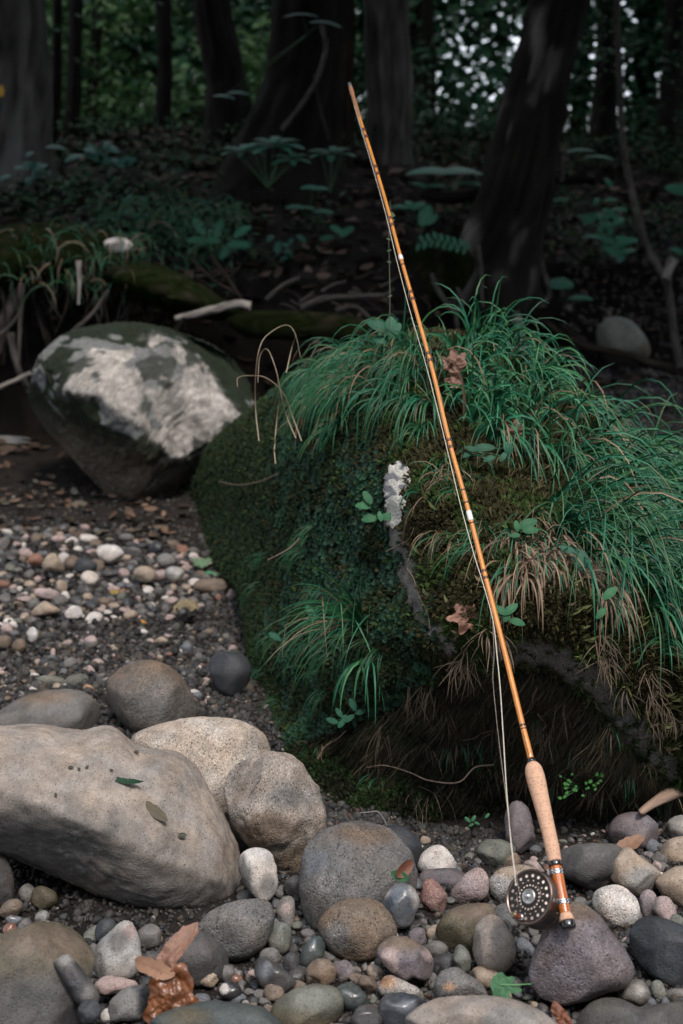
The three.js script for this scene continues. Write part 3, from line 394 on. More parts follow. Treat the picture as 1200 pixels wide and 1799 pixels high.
function strandGeo(n, L) { const pos = [], idx = []; for (let k = 0; k < n; k++) { let x = rr(-0.008, 0.008), y = 0, z = rr(0, 0.004), b = pos.length / 3; const w = rr(0.0005, 0.0012); let vx = rr(-0.3, 0.3), l = L * rr(0.5, 1.3) / 4; for (let s = 0; s < 5; s++) { const ww = w * (1 - s / 4.6); pos.push(x - ww, y, z, x + ww, y, z + ww); vx += rr(-0.45, 0.45); x += vx * l; y -= l * rr(0.6, 1); z += rr(-0.1, 0.28) * l * (s < 2 ? 1.6 : 0.2); if (s < 4) idx.push(b + 2 * s, b + 2 * s + 1, b + 2 * s + 2, b + 2 * s + 1, b + 2 * s + 3, b + 2 * s + 2); } } return geo(pos, idx); }
const LEAFY = (o = {}) => pmat({ roughness: 0.6, specularIntensity: 0.6, transmission: 0.3, thickness: 0, ...o });
const mossM = pmat({ roughness: 0.85, specularIntensity: 0.35 });
{
  seed = 41; const T = [[], [], [], []], K = [[], [], [], []], vert = lookup.front, Y = V(0, 1, 0), X = V(1, 0, 0);
  const areaPick = () => vert[Math.floor(R() * vert.length)];
  for (let k = 0; k < 150000; k++) {
    const i = areaPick(), px = lookup.pix[3 * i] + rr(-2, 2), py = lookup.pix[3 * i + 1] + rr(-2, 2); if (px > 1230 || py > 1500) continue;
    const p = V(lookup.pos[3 * i] + rr(-1, 1) * 0.004, lookup.pos[3 * i + 1] + rr(-1, 1) * 0.004, lookup.pos[3 * i + 2] + rr(-1, 1) * 0.003), nn = V(lookup.nor[3 * i], lookup.nor[3 * i + 1], lookup.nor[3 * i + 2]);
    const bare = Math.min(seg(px, py, BARE) + 9 * noise(px / 16, py / 16, 3), (seg(px, py, LEDGE) + 14 * noise(px / 22, py / 22, 8)) * 0.72); if (bare < 18 && R() < 0.93) continue;
    if (py > 815 && py < 925 && px > 674 && px < 716) continue;
    const u = isUnder(px, py), left = isLeft(px, py), n = nn.clone().addScaledVector(Y, 0.3).addScaledVector(V(rr(-1, 1), rr(-1, 1), rr(-1, 1)), 0.45).normalize(), patch = fbm(p.x * 11, p.y * 11, p.z * 11, 3), v = rr(0.55, 1.35);
    const rightEdge = sst(60, 20, seg(px, py, [[1040, 1190], [1120, 1300], [1200, 1385]]));
    if (u > 0.5) {
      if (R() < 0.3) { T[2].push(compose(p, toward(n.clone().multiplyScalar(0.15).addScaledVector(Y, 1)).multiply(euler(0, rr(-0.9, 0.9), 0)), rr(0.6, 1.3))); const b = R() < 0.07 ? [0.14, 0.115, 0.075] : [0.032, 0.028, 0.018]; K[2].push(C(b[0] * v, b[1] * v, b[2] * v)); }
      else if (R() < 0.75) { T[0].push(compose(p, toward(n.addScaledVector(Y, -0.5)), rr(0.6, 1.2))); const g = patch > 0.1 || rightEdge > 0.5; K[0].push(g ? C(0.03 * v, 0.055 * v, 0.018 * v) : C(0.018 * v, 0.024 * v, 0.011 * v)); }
    } else if (R() < left * 0.85) { const f = patch + 0.2 * noise(px / 60, py / 60, 5) > -0.05; if (f && px > 470 && fbm(p.x * 6 + 1, p.y * 6, p.z * 6, 2) > -0.12) { T[1].push(compose(p, toward(n.addScaledVector(nn, 0.6)), rr(0.6, 1.35))); K[1].push(C(0.02 * v, (0.05 + 0.03 * patch) * v, 0.032 * v)); } else { T[0].push(compose(p, toward(n), rr(0.6, 1.3))); K[0].push(C(0.022 * v, 0.04 * v, 0.018 * v)); } }
    else if (R() < 0.75) {
      const g = patch > 0.12 || rightEdge > 0.5; T[0].push(compose(p, toward(n), rr(0.6, 1.35)));
      K[0].push(g ? C(0.045 * v, 0.075 * v, 0.02 * v) : C(0.046 * v, 0.043 * v, 0.018 * v));
      if (left < 0.3 && R() < 0.06) { T[3].push(compose(p, toward(n.clone().addScaledVector(Y, -0.4)), rr(0.6, 1.5))); K[3].push(R() < 0.3 ? C(0.13 * v, 0.105 * v, 0.06 * v) : C(0.08 * v, 0.09 * v, 0.035 * v)); }
    }
  }
  const G = [tuftGeo(9, 0.011, 0.0011, 0.9), flakeGeo(), strandGeo(5, 0.034), tuftGeo(4, 0.02, 0.0007, 1.2)], names = ['moss', 'leafy_liverwort', 'hanging_rootlets', 'dry_moss_stalks'];
  G.forEach((g, i) => stuff(instanced(names[i], g, mossM, T[i], K[i], boulder)));
}

// ---------------------------------------------------------------- grass
class Blades {
  constructor() { this.pos = []; this.idx = []; this.col = []; }
  add(p, dir, L, w, droop, c, o = {}) {
    const n = o.n ?? 8, kink = R() < 0.16 ? 2 + Math.floor(R() * (n - 3)) : -1, d = dir.clone().normalize(), q = p.clone(), side = V(), b0 = this.pos.length / 3, sway = V(rr(-1, 1), rr(-0.4, 0.4), rr(-1, 1)).multiplyScalar((o.sway ?? 0.2) * 1.7);
    for (let s = 0; s <= n; s++) {
      const t = s / n, ww = w * 0.5 * (t < 0.15 ? 0.6 + 2.6 * t : Math.pow(1 - (t - 0.15) / 0.85, 0.7)) + 0.0001;
      side.crossVectors(d, o.face ?? V(0.2, 0.3, 1)).normalize();
      const keel = V().crossVectors(side, d).multiplyScalar(ww * 0.5), shade = 0.8 + 0.3 * t, tip = t > 0.85 && o.tip ? 1 : 0;
      for (const e of [-1, 0, 1]) { this.pos.push(q.x + side.x * ww * e - (e ? 0 : keel.x), q.y + side.y * ww * e - (e ? 0 : keel.y), q.z + side.z * ww * e - (e ? 0 : keel.z)); const m = tip ? o.tip : c; this.col.push(m[0], m[1], m[2]); }
      if (s < n) { const a = b0 + s * 3; for (const e of [0, 1]) this.idx.push(a + e, a + e + 1, a + e + 3, a + e + 1, a + e + 4, a + e + 3); }
      if (s === kink) { d.y -= rr(0.5, 1.3); d.x += rr(-0.9, 0.9); d.z += rr(-0.4, 0.5); d.normalize(); } d.y -= droop / n * (0.5 + t * 1.4); d.addScaledVector(sway, 1 / n); d.normalize(); q.addScaledVector(d, L / n);
    }
  }
  build(name, m, p) { const o = mesh(name, geo(this.pos, this.idx, this.col), m); if (p) o.position.copy(p); return o; }
}
const grassM = pmat({ vertexColors: true, roughness: 0.45, specularIntensity: 0.6, transmission: 0.3, thickness: 0 }), strawM = pmat({ vertexColors: true, roughness: 0.7, transmission: 0.2, thickness: 0 });
const GREEN = () => { const v = rr(0.7, 2.3), y = rr(-0.012, 0.02); return [(0.014 + Math.max(0, y)) * v, 0.092 * v, (0.045 - y * 0.7) * v]; }, STRAW = () => { const v = rr(0.5, 1.25); return [0.3 * v, 0.215 * v, 0.14 * v]; };
function sward(name, label, n, place, fn, m = grassM, clump = 11) {
  const B = new Blades(); let done = 0, hub = null, left = 0, lean = V();
  for (let k = 0; k < n * 12 && done < n; k++) {
    if (left <= 0) { hub = place(); if (!hub) continue; left = 6 + Math.floor(R() * 16); lean.set(rr(-0.45, 0.45), rr(-0.25, 0.25), rr(-0.3, 0.3)); }
    left--; const q = clump ? [hub[0] + rr(-1, 1) * clump, hub[1] + rr(-1, 1) * clump * 0.7] : place(); if (!q) continue; if (seg(q[0], q[1], BARE) < 20 || seg(q[0], q[1], LEDGE) < 30) continue; const s = onBoulder(q[0], q[1]); if (!s) continue; done++; fn(B, s.w.addScaledVector(s.n, -0.004), s.n.clone().add(lean), q[0], q[1]); }
  const o = B.build(name, m); tag(o, label, 'grass'); return stuff(o);
}
const inside = (poly, x, y) => { let c = false; for (let i = 0, j = poly.length - 1; i < poly.length; j = i++) { const [a, b] = poly[i], [d, e] = poly[j]; if ((b > y) !== (e > y) && x < ((d - a) * (y - b)) / (e - b) + a) c = !c; } return c; };
const scatter = (poly, dens) => { const xs = poly.map((p) => p[0]), ys = poly.map((p) => p[1]), a = Math.min(...xs), b = Math.max(...xs), c = Math.min(...ys), d = Math.max(...ys); return () => { const x = rr(a, b), y = rr(c, d); return inside(poly, x, y) && (!dens || R() < dens(x, y)) ? [x, y] : null; }; };
seed = 1001;
sward('crest_grass', 'fine grass drooping leftwards from the crest of the mossy boulder', 560, scatter([[545, 668], [600, 620], [690, 598], [770, 596], [790, 640], [770, 720], [700, 720], [620, 730], [560, 705]]), (B, p, n, x, y) => { const l = sst(740, 600, x); B.add(p, n.clone().add(V(-0.5 * l + rr(-0.5, 0.5), 0.9 + rr(-0.2, 0.4), 0.2 + rr(-0.4, 0.6))), rr(0.06, 0.19), rr(0.0024, 0.0046), rr(2.2, 4.2), R() < 0.04 ? STRAW() : GREEN(), { tip: R() < 0.1 ? [0.25, 0.19, 0.12] : 0 }); });
sward('bright_grass', 'tall broad-bladed grass on the crest right of the rod', 430, scatter([[770, 596], [860, 606], [950, 660], [960, 740], [880, 790], [800, 760], [775, 680]]), (B, p, n, x, y) => { B.add(p, n.clone().add(V(rr(-0.55, 0.6), 1.3 + rr(-0.2, 0.5), rr(-0.3, 0.7))), rr(0.06, 0.2), rr(0.0034, 0.0075), rr(1.6, 3.6), R() < 0.06 ? STRAW() : GREEN().map((c, i) => c * (i === 0 ? 1.1 : 1.2)), { sway: 0.3 }); });
sward('meadow_grass', 'thick mass of long arching grass covering the right side of the boulder', 1350, scatter([[900, 700], [960, 668], [1050, 740], [1130, 800], [1215, 880], [1330, 980], [1330, 1180], [1190, 1120], [1080, 1040], [980, 960], [900, 860], [860, 780]], (x, y) => 0.25 + 0.75 * sst(900, 1010, x)), (B, p, n, x, y) => { B.add(p, n.clone().add(V(0.35 + rr(-0.6, 0.7), 0.8 + rr(-0.4, 0.5), 0.25 + rr(-0.5, 0.6))), rr(0.1, 0.3), rr(0.0026, 0.0056), rr(2, 4.2), R() < 0.05 ? STRAW() : GREEN(), { sway: 0.25, tip: R() < 0.08 ? [0.25, 0.19, 0.12] : 0 }); });
sward('sparse_grass', 'short sparse grass blades scattered over the mossy front of the boulder', 260, scatter([[660, 720], [780, 700], [880, 780], [960, 900], [1000, 960], [880, 1000], [860, 1100], [790, 1110], [740, 960], [715, 800]]), (B, p, n) => { B.add(p, n.clone().add(V(rr(-0.8, 0.8), rr(-0.2, 0.9), 0.2)), rr(0.03, 0.11), rr(0.0014, 0.0028), rr(1.5, 3.5), R() < 0.35 ? STRAW() : GREEN(), { n: 6 }); });
sward('dry_grass', 'straw-coloured dead grass hanging down above the bare ledge of the boulder', 480, scatter([[880, 965], [930, 950], [1000, 945], [1060, 975], [1110, 1040], [1060, 1060], [960, 1015], [890, 1010]]), (B, p, n, x) => { B.add(p, n.clone().multiplyScalar(1.2).add(V(rr(-0.5, 0.35), rr(-0.5, 0.5), 0.3)), rr(0.05, 0.14), rr(0.002, 0.0046), rr(3, 6), R() < 0.22 ? GREEN() : STRAW().map((c, i) => c * [0.85, 0.82, 0.82][i]), { sway: 0.35 }); }, strawM);
sward('ledge_straw', 'matted dead straw and rootlets along the right edge of the bare ledge', 200, scatter([[1020, 1115], [1080, 1110], [1150, 1180], [1215, 1280], [1215, 1365], [1160, 1300], [1110, 1240], [1050, 1165]]), (B, p, n) => { B.add(p.addScaledVector(n, 0.006), V(rr(-1, 1), rr(-1, 0.3), rr(0, 0.6)).addScaledVector(n, 0.35), rr(0.02, 0.06), rr(0.0008, 0.0018), rr(0.5, 3), STRAW().map((c) => c * 0.45), { sway: 0.7 }); }, strawM);
sward('rim_roots', 'tangle of pinkish dead rootlets on the rim of the overhang left of the rod', 60, scatter([[785, 1120], [880, 1105], [890, 1150], [850, 1165], [800, 1160]]), (B, p, n) => { B.add(p.addScaledVector(n, 0.005), V(rr(-1, 1), rr(-0.9, 0.3), rr(0, 0.7)).addScaledVector(n, 0.3), rr(0.03, 0.08), rr(0.001, 0.002), rr(0.5, 2.5), STRAW(), { sway: 0.8 }); }, strawM);
sward('fringe_grass', 'small green blades and stems dotted over the dark overhang of the boulder', 240, scatter([[520, 1270], [700, 1220], [1000, 1230], [1190, 1340], [1190, 1400], [1000, 1450], [740, 1440], [600, 1380]], (x, y) => 0.2 + 0.8 * sst(900, 1150, x)), (B, p, n) => { B.add(p, n.clone().add(V(rr(-0.8, 0.8), rr(-0.3, 0.9), 0.2)), rr(0.02, 0.06), rr(0.0014, 0.0026), rr(1.5, 4), R() < 0.4 ? STRAW().map((c) => c * 0.7) : GREEN().map((c) => c * 0.9), { n: 6 }); });
sward('straw_wisps', 'bent wisps of dead grass and fine roots scattered over the overhang', 420, scatter([[470, 1180], [560, 1260], [700, 1190], [830, 1180], [960, 1190], [1080, 1290], [1150, 1380], [960, 1440], [760, 1440], [620, 1400], [540, 1360]]), (B, p, n) => { B.add(p, n.clone().add(V(rr(-0.9, 0.9), rr(-1.3, 0.1), 0.2)), rr(0.02, 0.08), rr(0.0008, 0.0018), rr(1, 4), STRAW().map((c) => c * 0.55), { n: 6, sway: 0.8 }); }, strawM);
sward('left_moss_grass', 'fine short grass hanging over the shaded left face of the boulder', 300, scatter([[430, 1000], [560, 900], [640, 960], [700, 1120], [660, 1230], [560, 1290], [480, 1250], [445, 1120]]), (B, p, n) => { B.add(p, n.clone().add(V(rr(-0.9, 0.3), rr(-0.3, 0.6), 0.2)), rr(0.03, 0.1), rr(0.0013, 0.0024), rr(2, 4), GREEN().map((c) => c * 0.7), { n: 6 }); });
function tuft(name, label, px, py, n, fn) { const s = onBoulder(px, py), B = new Blades(); for (let k = 0; k < n; k++) fn(B, V(rr(-0.012, 0.012), rr(-0.012, 0.012), rr(-0.004, 0.01)), s.n, k / n); return tag(B.build(name, grassM, s.w), label, 'grass tuft'); }
tuft('grass_tuft', 'large tuft of long thin grass fanning leftwards from the left face of the boulder', 636, 1104, 95, (B, p, n) => { const a = rr(-0.35, 1.25); B.add(p, V(-Math.sin(a + 0.35) * 1.1 + rr(-0.1, 0.25), Math.cos(a) * 0.9 + 0.1, 0.45 + rr(-0.15, 0.3)), rr(0.1, 0.27), rr(0.0022, 0.0036), rr(0.8, 2.2), R() < 0.12 ? STRAW() : GREEN(), { sway: 0.15 }); });
tuft('grass_tuft', 'small tuft of broad drooping blades below the long thin grass tuft', 650, 1162, 13, (B, p, n, k) => { const a = lerp(-1.2, 1.2, k); B.add(p.multiplyScalar(0.4), V(Math.sin(a), 0.55, 0.6), rr(0.1, 0.19), rr(0.004, 0.006), rr(3.2, 4.6), GREEN().map((c) => c * 1.25), { sway: 0.1 }); });
tuft('grass_tuft', 'star-shaped tuft of bright blades at the top left of the boulder', 602, 745, 46, (B, p, n) => { const a = rr(-1.9, 1.7); B.add(p, V(Math.sin(a) * 1.1, Math.cos(a) * 0.8 + 0.25, 0.5 + rr(-0.1, 0.3)), rr(0.06, 0.14), rr(0.003, 0.005), rr(1.8, 3.6), R() < 0.12 ? STRAW() : GREEN().map((c) => c * 1.15)); });
tuft('grass_tuft', 'tuft of fresh green blades at the right end of the ledge straw', 1165, 1140, 34, (B, p, n) => { const a = rr(-1.7, 1.7); B.add(p, V(Math.sin(a), Math.cos(a) * 0.8 + 0.2, 0.5), rr(0.05, 0.12), rr(0.003, 0.0045), rr(1.6, 3), GREEN().map((c) => c * 1.15)); });
tuft('grass_tuft', 'little half-dry tuft hanging under the broad-leaved seedling right of the rod', 905, 945, 44, (B, p, n) => { B.add(p, V(rr(-1, 0.9), rr(-0.2, 0.6), 0.6), rr(0.05, 0.12), rr(0.002, 0.0038), rr(3, 5), R() < 0.55 ? STRAW() : GREEN()); });
tuft('grass_tuft', 'small tuft among the moss just left of the rod', 745, 760, 26, (B, p, n) => { const a = rr(-1.5, 1.5); B.add(p, V(Math.sin(a), Math.cos(a) * 0.7, 0.5), rr(0.05, 0.11), rr(0.0022, 0.0036), rr(2, 3.5), GREEN()); });
// dry stalks bowing over the left shoulder
function tube(pts, r0, r1, n = 24, k = 5) { const c = new THREE.CatmullRomCurve3(pts), g = new THREE.TubeGeometry(c, n, 1, k), q = g.attributes.position, v = V(), m = V(); for (let i = 0; i <= n; i++) { c.getPointAt(i / n, m); const r = lerp(r0, r1, i / n); for (let j = 0; j <= k; j++) { const a = i * (k + 1) + j; v.fromBufferAttribute(q, a).sub(m).multiplyScalar(r).add(m); q.setXYZ(a, v.x, v.y, v.z); } } g.computeVertexNormals(); return g; }
const stalkM = mat({ color: C(0.34, 0.27, 0.19), roughness: 0.7 });
for (const [label, d, pts] of [
  ['tallest dry stalk bowing over in an arch above the left shoulder of the boulder', 2.95, [[455, 775], [449, 720], [449, 660], [455, 615], [470, 588], [500, 571], [518, 585], [528, 628]]],
  ['dry stalk rising and folding sharply beside the tallest arching stalk', 2.95, [[520, 770], [505, 735], [495, 700], [485, 650], [467, 612], [458, 622], [453, 672]]],
  ['short arching dry stalk reaching left over the boulder shoulder', 2.95, [[530, 775], [515, 735], [497, 690], [470, 665], [440, 660], [420, 662], [417, 680]]],
  ['dry stalk standing straight between the arching stalks', 2.95, [[503, 655], [513, 610], [521, 587]]],
  ['dry stalk bowing low in front of the left shoulder', 2.9, [[484, 815], [482, 785], [489, 755], [507, 738]]],
  ['looping dry stalk hanging down the left shoulder', 2.92, [[482, 790], [486, 740], [493, 690], [494, 692]]],
]) { const w = pts.map(([x, y], i) => at(x, y, d + 0.03 * Math.sin(i * 1.7))), b = w[0].clone(); rest('dry_stalk', tube(w.map((p) => p.sub(b)), 0.0012, 0.0005, 32), stalkM, b, label, 'stalk', 'dry stalks'); }
for (const o of scene.children) if (o.name.startsWith('dry_stalk')) delete o.userData.group;

// ---------------------------------------------------------------- the fly rod with its reel and line
{
  const T0 = [999, 1622], bs = heroes.find((h) => Math.abs(h.cx - 1022) < 12 && Math.abs(h.cy - 1680) < 20), D0 = bs.d - bs.c * 0.92 - 0.004, D1 = 2.9, inv = (py) => lerp(1 / D0, 1 / D1, (1622 - py) / (1622 - 150));
  const bow = new THREE.CatmullRomCurve3([[999, 1630], [984, 1560], [966, 1470], [948, 1395], [934, 1338], [917, 1270], [884, 1135], [852, 1010], [821, 890], [788, 770], [761, 655], [732, 550], [702, 445], [678, 355], [650, 262], [628, 195], [615, 150]].map(([x, y]) => V(x, y, 0)));
  const samples = bow.getSpacedPoints(400), rodAt = (py) => { let i = 0; while (i < samples.length - 2 && samples[i + 1].y > py) i++; const a = samples[i], b = samples[i + 1], t = (py - a.y) / (b.y - a.y); return at(lerp(a.x, b.x, t), py, 1 / inv(py)); };
  const wide = (py, w) => w / inv(py) / FPX / 2; // a half-width in metres from a width in the picture
  const O = rodAt(1630), rod = base('fly_fishing_rod', O, 'amber bamboo fly rod with cork grip and reel leaning on the mossy boulder', 'fishing rod');
  const loc = (py) => rodAt(py).sub(O);
  function sweep(prof, k = 24) { // round section of given width along the rod: [py, width px]
    const pos = [], idx = [], q = V(), side = V(), up = V();
    prof.forEach(([py, w], i) => { const c = loc(py), d = loc(py - 2).sub(loc(py + 2)).normalize(), r = wide(py, w); side.crossVectors(d, V(0, 0, 1)).normalize(); up.crossVectors(side, d); for (let j = 0; j < k; j++) { const a = j / k * 2 * Math.PI; q.copy(c).addScaledVector(side, Math.cos(a) * r).addScaledVector(up, Math.sin(a) * r); pos.push(q.x, q.y, q.z); } if (i) for (let j = 0; j < k; j++) { const a = (i - 1) * k + j, b = (i - 1) * k + (j + 1) % k; idx.push(a, b, a + k, b, b + k, a + k); } });
    for (const [at0, flip] of [[0, 1], [(prof.length - 1) * k, 0]]) { const b = pos.length / 3, c = loc(prof[at0 ? prof.length - 1 : 0][0]); pos.push(c.x, c.y, c.z); for (let j = 0; j < k; j++) flip ? idx.push(b, at0 + (j + 1) % k, at0 + j) : idx.push(b, at0 + j, at0 + (j + 1) % k); }
    const g = geo(pos, idx), uv = []; prof.forEach(([py]) => { const s = loc(py).length(); for (let j = 0; j < k; j++) uv.push(j / k, s * 10); }); uv.push(0, 0, 0, 1); g.setAttribute('uv', new THREE.Float32BufferAttribute(uv, 2)); return g;
  }
  const cane = tile(256, (u, v) => { const k = 0.72 + 0.3 * (vn(u, v, 64, 1) - 0.5) + 0.25 * (vn(u * 0 + 0.3, v, 8, 2) - 0.5) + 0.2 * (vn(u, v * 0.1, 128, 3) - 0.5); return [k, k * 0.94, k * 0.85]; });
  const caneM = pmat({ color: C(0.82, 0.33, 0.055), map: cane, roughness: 0.35, clearcoat: 0.8, clearcoatRoughness: 0.12 });
  const cork = tile(256, (u, v) => { const ring = Math.min(...[0, 0.25, 0.5, 0.75, 1].map((r) => Math.abs(v - r))) < 0.008 ? 0.12 : 0, [id, d] = grains(u, v, 26, 5); let k = 0.8 + 0.16 * (vn(u, v, 40, 7) - 0.5) - ring; if (id > 0.9 && d < 0.3 + 0.2 * vn(u, v, 60, 9)) k -= 0.33; return [k, k * 0.96, k * 0.9]; });
  cork.repeat.set(1, 2);
  const corkM = mat({ color: C(0.72, 0.46, 0.33), map: cork, bumpMap: cork, bumpScale: 0.0006, roughness: 0.85 });
  const blackM = pmat({ color: C(0.012, 0.012, 0.014), roughness: 0.25, clearcoat: 0.6 }), silverM = mat({ color: C(0.75, 0.75, 0.76), metalness: 1, roughness: 0.22 }), whiteM = pmat({ color: C(0.75, 0.74, 0.72), roughness: 0.3, clearcoat: 0.6 });
  const prof = []; for (let py = 1336; py >= 172; py -= 12) prof.push([py, lerp(10.6, 5, (1336 - py) / 1164) + (py > 1290 ? 0.6 : 0)]);
  mesh('cane_blank', sweep(prof, 6), caneM, rod).geometry = sweep(prof, 12);
  mesh('cork_grip', sweep([[1516, 21], [1512, 24], [1490, 25.5], [1462, 25], [1430, 27], [1400, 30], [1378, 32.5], [1364, 33], [1354, 31.5], [1347, 27], [1342, 20], [1340, 14]], 32), corkM, rod);
  mesh('winding_check', sweep([[1341, 15], [1337, 15], [1333, 13]]), blackM, rod);
  mesh('grip_collar', sweep([[1523, 23.5], [1521, 25.5], [1516, 25.5], [1514, 23.5]]), blackM, rod);
  mesh('reel_seat', sweep([[1608, 19.5], [1604, 20.5], [1560, 20.5], [1522, 20.5]], 28), pmat({ color: C(0.62, 0.17, 0.025), map: cane, roughness: 0.3, clearcoat: 1, clearcoatRoughness: 0.08 }), rod);
  for (const py of [1533.5, 1586]) { mesh('seat_ring', mergeGeometries([sweep([[py + 4.5, 20.6], [py + 4.2, 23], [py + 1, 23.6], [py + 0.6, 21.6], [py - 0.4, 21.6], [py - 0.8, 24], [py - 3.8, 24], [py - 4.2, 20.6]], 32)]), silverM, rod); }
  mesh('butt_cork', sweep([[1619, 26], [1616, 26.5], [1611, 24.5], [1607, 21], [1605, 20.2]], 32), corkM, rod);
  mesh('butt_cap', sweep([[1633, 20], [1631, 26], [1627, 27.2], [1621, 27], [1618, 25]], 32), blackM, rod);
  for (const [py, w, l] of [[907, 10, 8], [453, 8, 3.5]]) mesh('white_band', sweep([[py + l, w], [py - l, w]]), whiteM, rod);
  for (const [py, w, l] of [[1275, 12.4, 1.6], [1281, 12.4, 0.8], [862, 10, 1], [884, 10, 1], [920, 10.2, 1], [466, 8, 0.8]]) mesh('thread_ring', sweep([[py + l, w - 0.6], [py + l * 0.8, w], [py - l * 0.8, w], [py - l, w - 0.6]]), blackM, rod);
  const wrapM = pmat({ color: C(0.1, 0.03, 0.012), roughness: 0.3, clearcoat: 0.7 });
  mesh('ferrule', sweep([[168, 6.4], [180, 7], [205, 7], [206, 6.3]].reverse().concat([[164, 7.6], [155, 7.4], [153, 5.6]]), 16), pmat({ color: C(0.28, 0.13, 0.06), roughness: 0.35, clearcoat: 0.5 }), rod);
  mesh('ferrule_tip', sweep([[154, 6.6], [149, 7], [146, 5]], 16), mat({ color: C(0.14, 0.13, 0.12), metalness: 0.8, roughness: 0.4 }), rod);
  for (const py of [1010, 780, 628, 520, 390, 300, 235]) { // snake guides bound on with dark thread
    const g = mesh('line_guide', mergeGeometries([-6, 6].map((o) => sweep([[py + o + 2.2, 7.2 + (py - 200) / 300], [py + o + 1.6, 8 + (py - 200) / 300], [py + o - 1.6, 8 + (py - 200) / 300], [py + o - 2.2, 7.2 + (py - 200) / 300]], 12))), wrapM, rod);
    const c = loc(py), d = loc(py - 4).sub(loc(py + 4)).normalize(), s = V(-0.85, 0, 0.5), r = 0.0045; mesh('guide_wire', tube([-1, -0.5, 0, 0.5, 1].map((k) => c.clone().addScaledVector(d, k * 0.009).addScaledVector(s, 0.0035 + r * (1 - k * k) * 0.9).addScaledVector(V().crossVectors(d, s), k * 0.003)), 0.0004, 0.0004, 16, 6), mat({ color: C(0.3, 0.3, 0.3), metalness: 1, roughness: 0.3 }), g);
  }
  // lettering too small to read, inked along the butt
  { const cv = document.createElement('canvas'); cv.width = 256; cv.height = 32; const x = cv.getContext('2d'); x.clearRect(0, 0, 256, 32); x.fillStyle = '#1c0d04'; x.font = 'italic 22px serif'; let cx = 6; for (const h of [14, 8, 9, 16, 7, 8, 14, 9, 7, 10, 15, 8]) { x.fillRect(cx, 24 - h, 3, h); x.fillRect(cx + 3, 22 - h * 0.3, 8, 2); cx += 19; }
    const tex = new THREE.CanvasTexture(cv); tex.colorSpace = THREE.SRGBColorSpace; const pos = [], uv = [], idx = []; for (let i = 0; i <= 10; i++) { const py = 1328 - i * 4.2, c = loc(py), d = loc(py - 2).sub(loc(py + 2)).normalize(), w = EYE.clone().sub(c.clone().add(O)).normalize(), s = V().crossVectors(d, w).normalize(), r = wide(py, 12.8) + 0.0003; for (const k of [-0.75, -0.4, 0, 0.4]) { const q = c.clone().addScaledVector(s, Math.sin(k) * r).addScaledVector(w.clone().addScaledVector(d, -w.dot(d)).normalize(), Math.cos(k) * r); pos.push(q.x, q.y, q.z); uv.push(i / 10, (k + 0.75) / 1.15); } if (i) for (let j = 0; j < 3; j++) { const a = (i - 1) * 4 + j; idx.push(a, a + 1, a + 4, a + 1, a + 5, a + 4); } }
    const g = geo(pos, idx); g.setAttribute('uv', new THREE.Float32BufferAttribute(uv, 2)); mesh('inked_lettering', g, mat({ map: tex, transparent: true, alphaTest: 0.5, roughness: 0.4 }), rod); }

  // the reel, hanging under the seat and turned toward the left
  const axis = loc(1540).sub(loc(1590)).normalize(), centre = at(936.5, 1578, 1 / inv(1575) + 0.012).sub(O);
  const seat = loc(1562), w0 = EYE.clone().sub(centre.clone().add(O)).normalize();
  const toReel = centre.clone().sub(seat); toReel.addScaledVector(axis, -toReel.dot(axis)).normalize();
  let N = w0.clone().multiplyScalar(0.84).add(V(-0.5, -0.05, 0)); N.addScaledVector(axis, -N.dot(axis)).normalize();
  const U = V().crossVectors(axis, N).normalize(), M = new THREE.Matrix4().makeBasis(U, axis, N), reel = new THREE.Group(); reel.name = 'reel'; reel.position.copy(centre); reel.quaternion.setFromRotationMatrix(M); rod.add(reel);
  const rx = 0.0372, bronze = pmat({ color: C(0.02, 0.015, 0.013), roughness: 0.4, clearcoat: 0.3, clearcoatRoughness: 0.2 }), rimM = mat({ color: C(0.24, 0.18, 0.15), metalness: 1, roughness: 0.3 });
  const face = new THREE.Shape(); face.absarc(0, 0, rx * 0.93, 0, Math.PI * 2);
  const hole = (r, a, q) => { const h = new THREE.Path(); h.absarc(Math.cos(a) * r, Math.sin(a) * r, q, 0, Math.PI * 2, true); face.holes.push(h); };
  for (let k = 0; k < 18; k++) hole(rx * 0.77, k / 18 * 6.283 + 0.1, rx * 0.068); for (let k = 0; k < 16; k++) hole(rx * 0.6, k / 16 * 6.283 + 0.25, rx * 0.04); for (let k = 0; k < 20; k++) hole(rx * 0.43, k / 20 * 6.283, rx * 0.046);
  const fg = new THREE.ExtrudeGeometry(face, { depth: 0.0006, bevelEnabled: true, bevelThickness: 0.0002, bevelSize: 0.0002, bevelSegments: 1, curveSegments: 16 });
  const sf = mesh('spool_face', fg, bronze, reel); sf.position.z = 0.0085;
  const lathe = (pts, n = 64) => new THREE.LatheGeometry(pts.map(([x, y]) => new THREE.Vector2(x, y)), n).rotateX(Math.PI / 2);
  mesh('reel_rim', lathe([[rx * 0.9, 0.0095], [rx * 0.93, 0.0112], [rx * 0.985, 0.0112], [rx, 0.0098], [rx, 0.004], [rx * 0.97, 0.003], [rx * 0.955, 0.0085], [rx * 0.9, 0.0095]]), rimM, reel);
  mesh('reel_frame', lathe([[rx * 0.99, 0.003], [rx * 1.0, 0.002], [rx * 1.0, -0.019], [rx * 0.97, -0.021], [0, -0.021], [0, -0.019], [rx * 0.94, -0.019], [rx * 0.96, 0.003], [rx * 0.99, 0.003]]), bronze, reel);
  mesh('frame_rim', lathe([[rx * 1.0, -0.015], [rx * 1.035, -0.016], [rx * 1.035, -0.0205], [rx * 0.97, -0.0215], [rx, -0.015]]), rimM, reel);
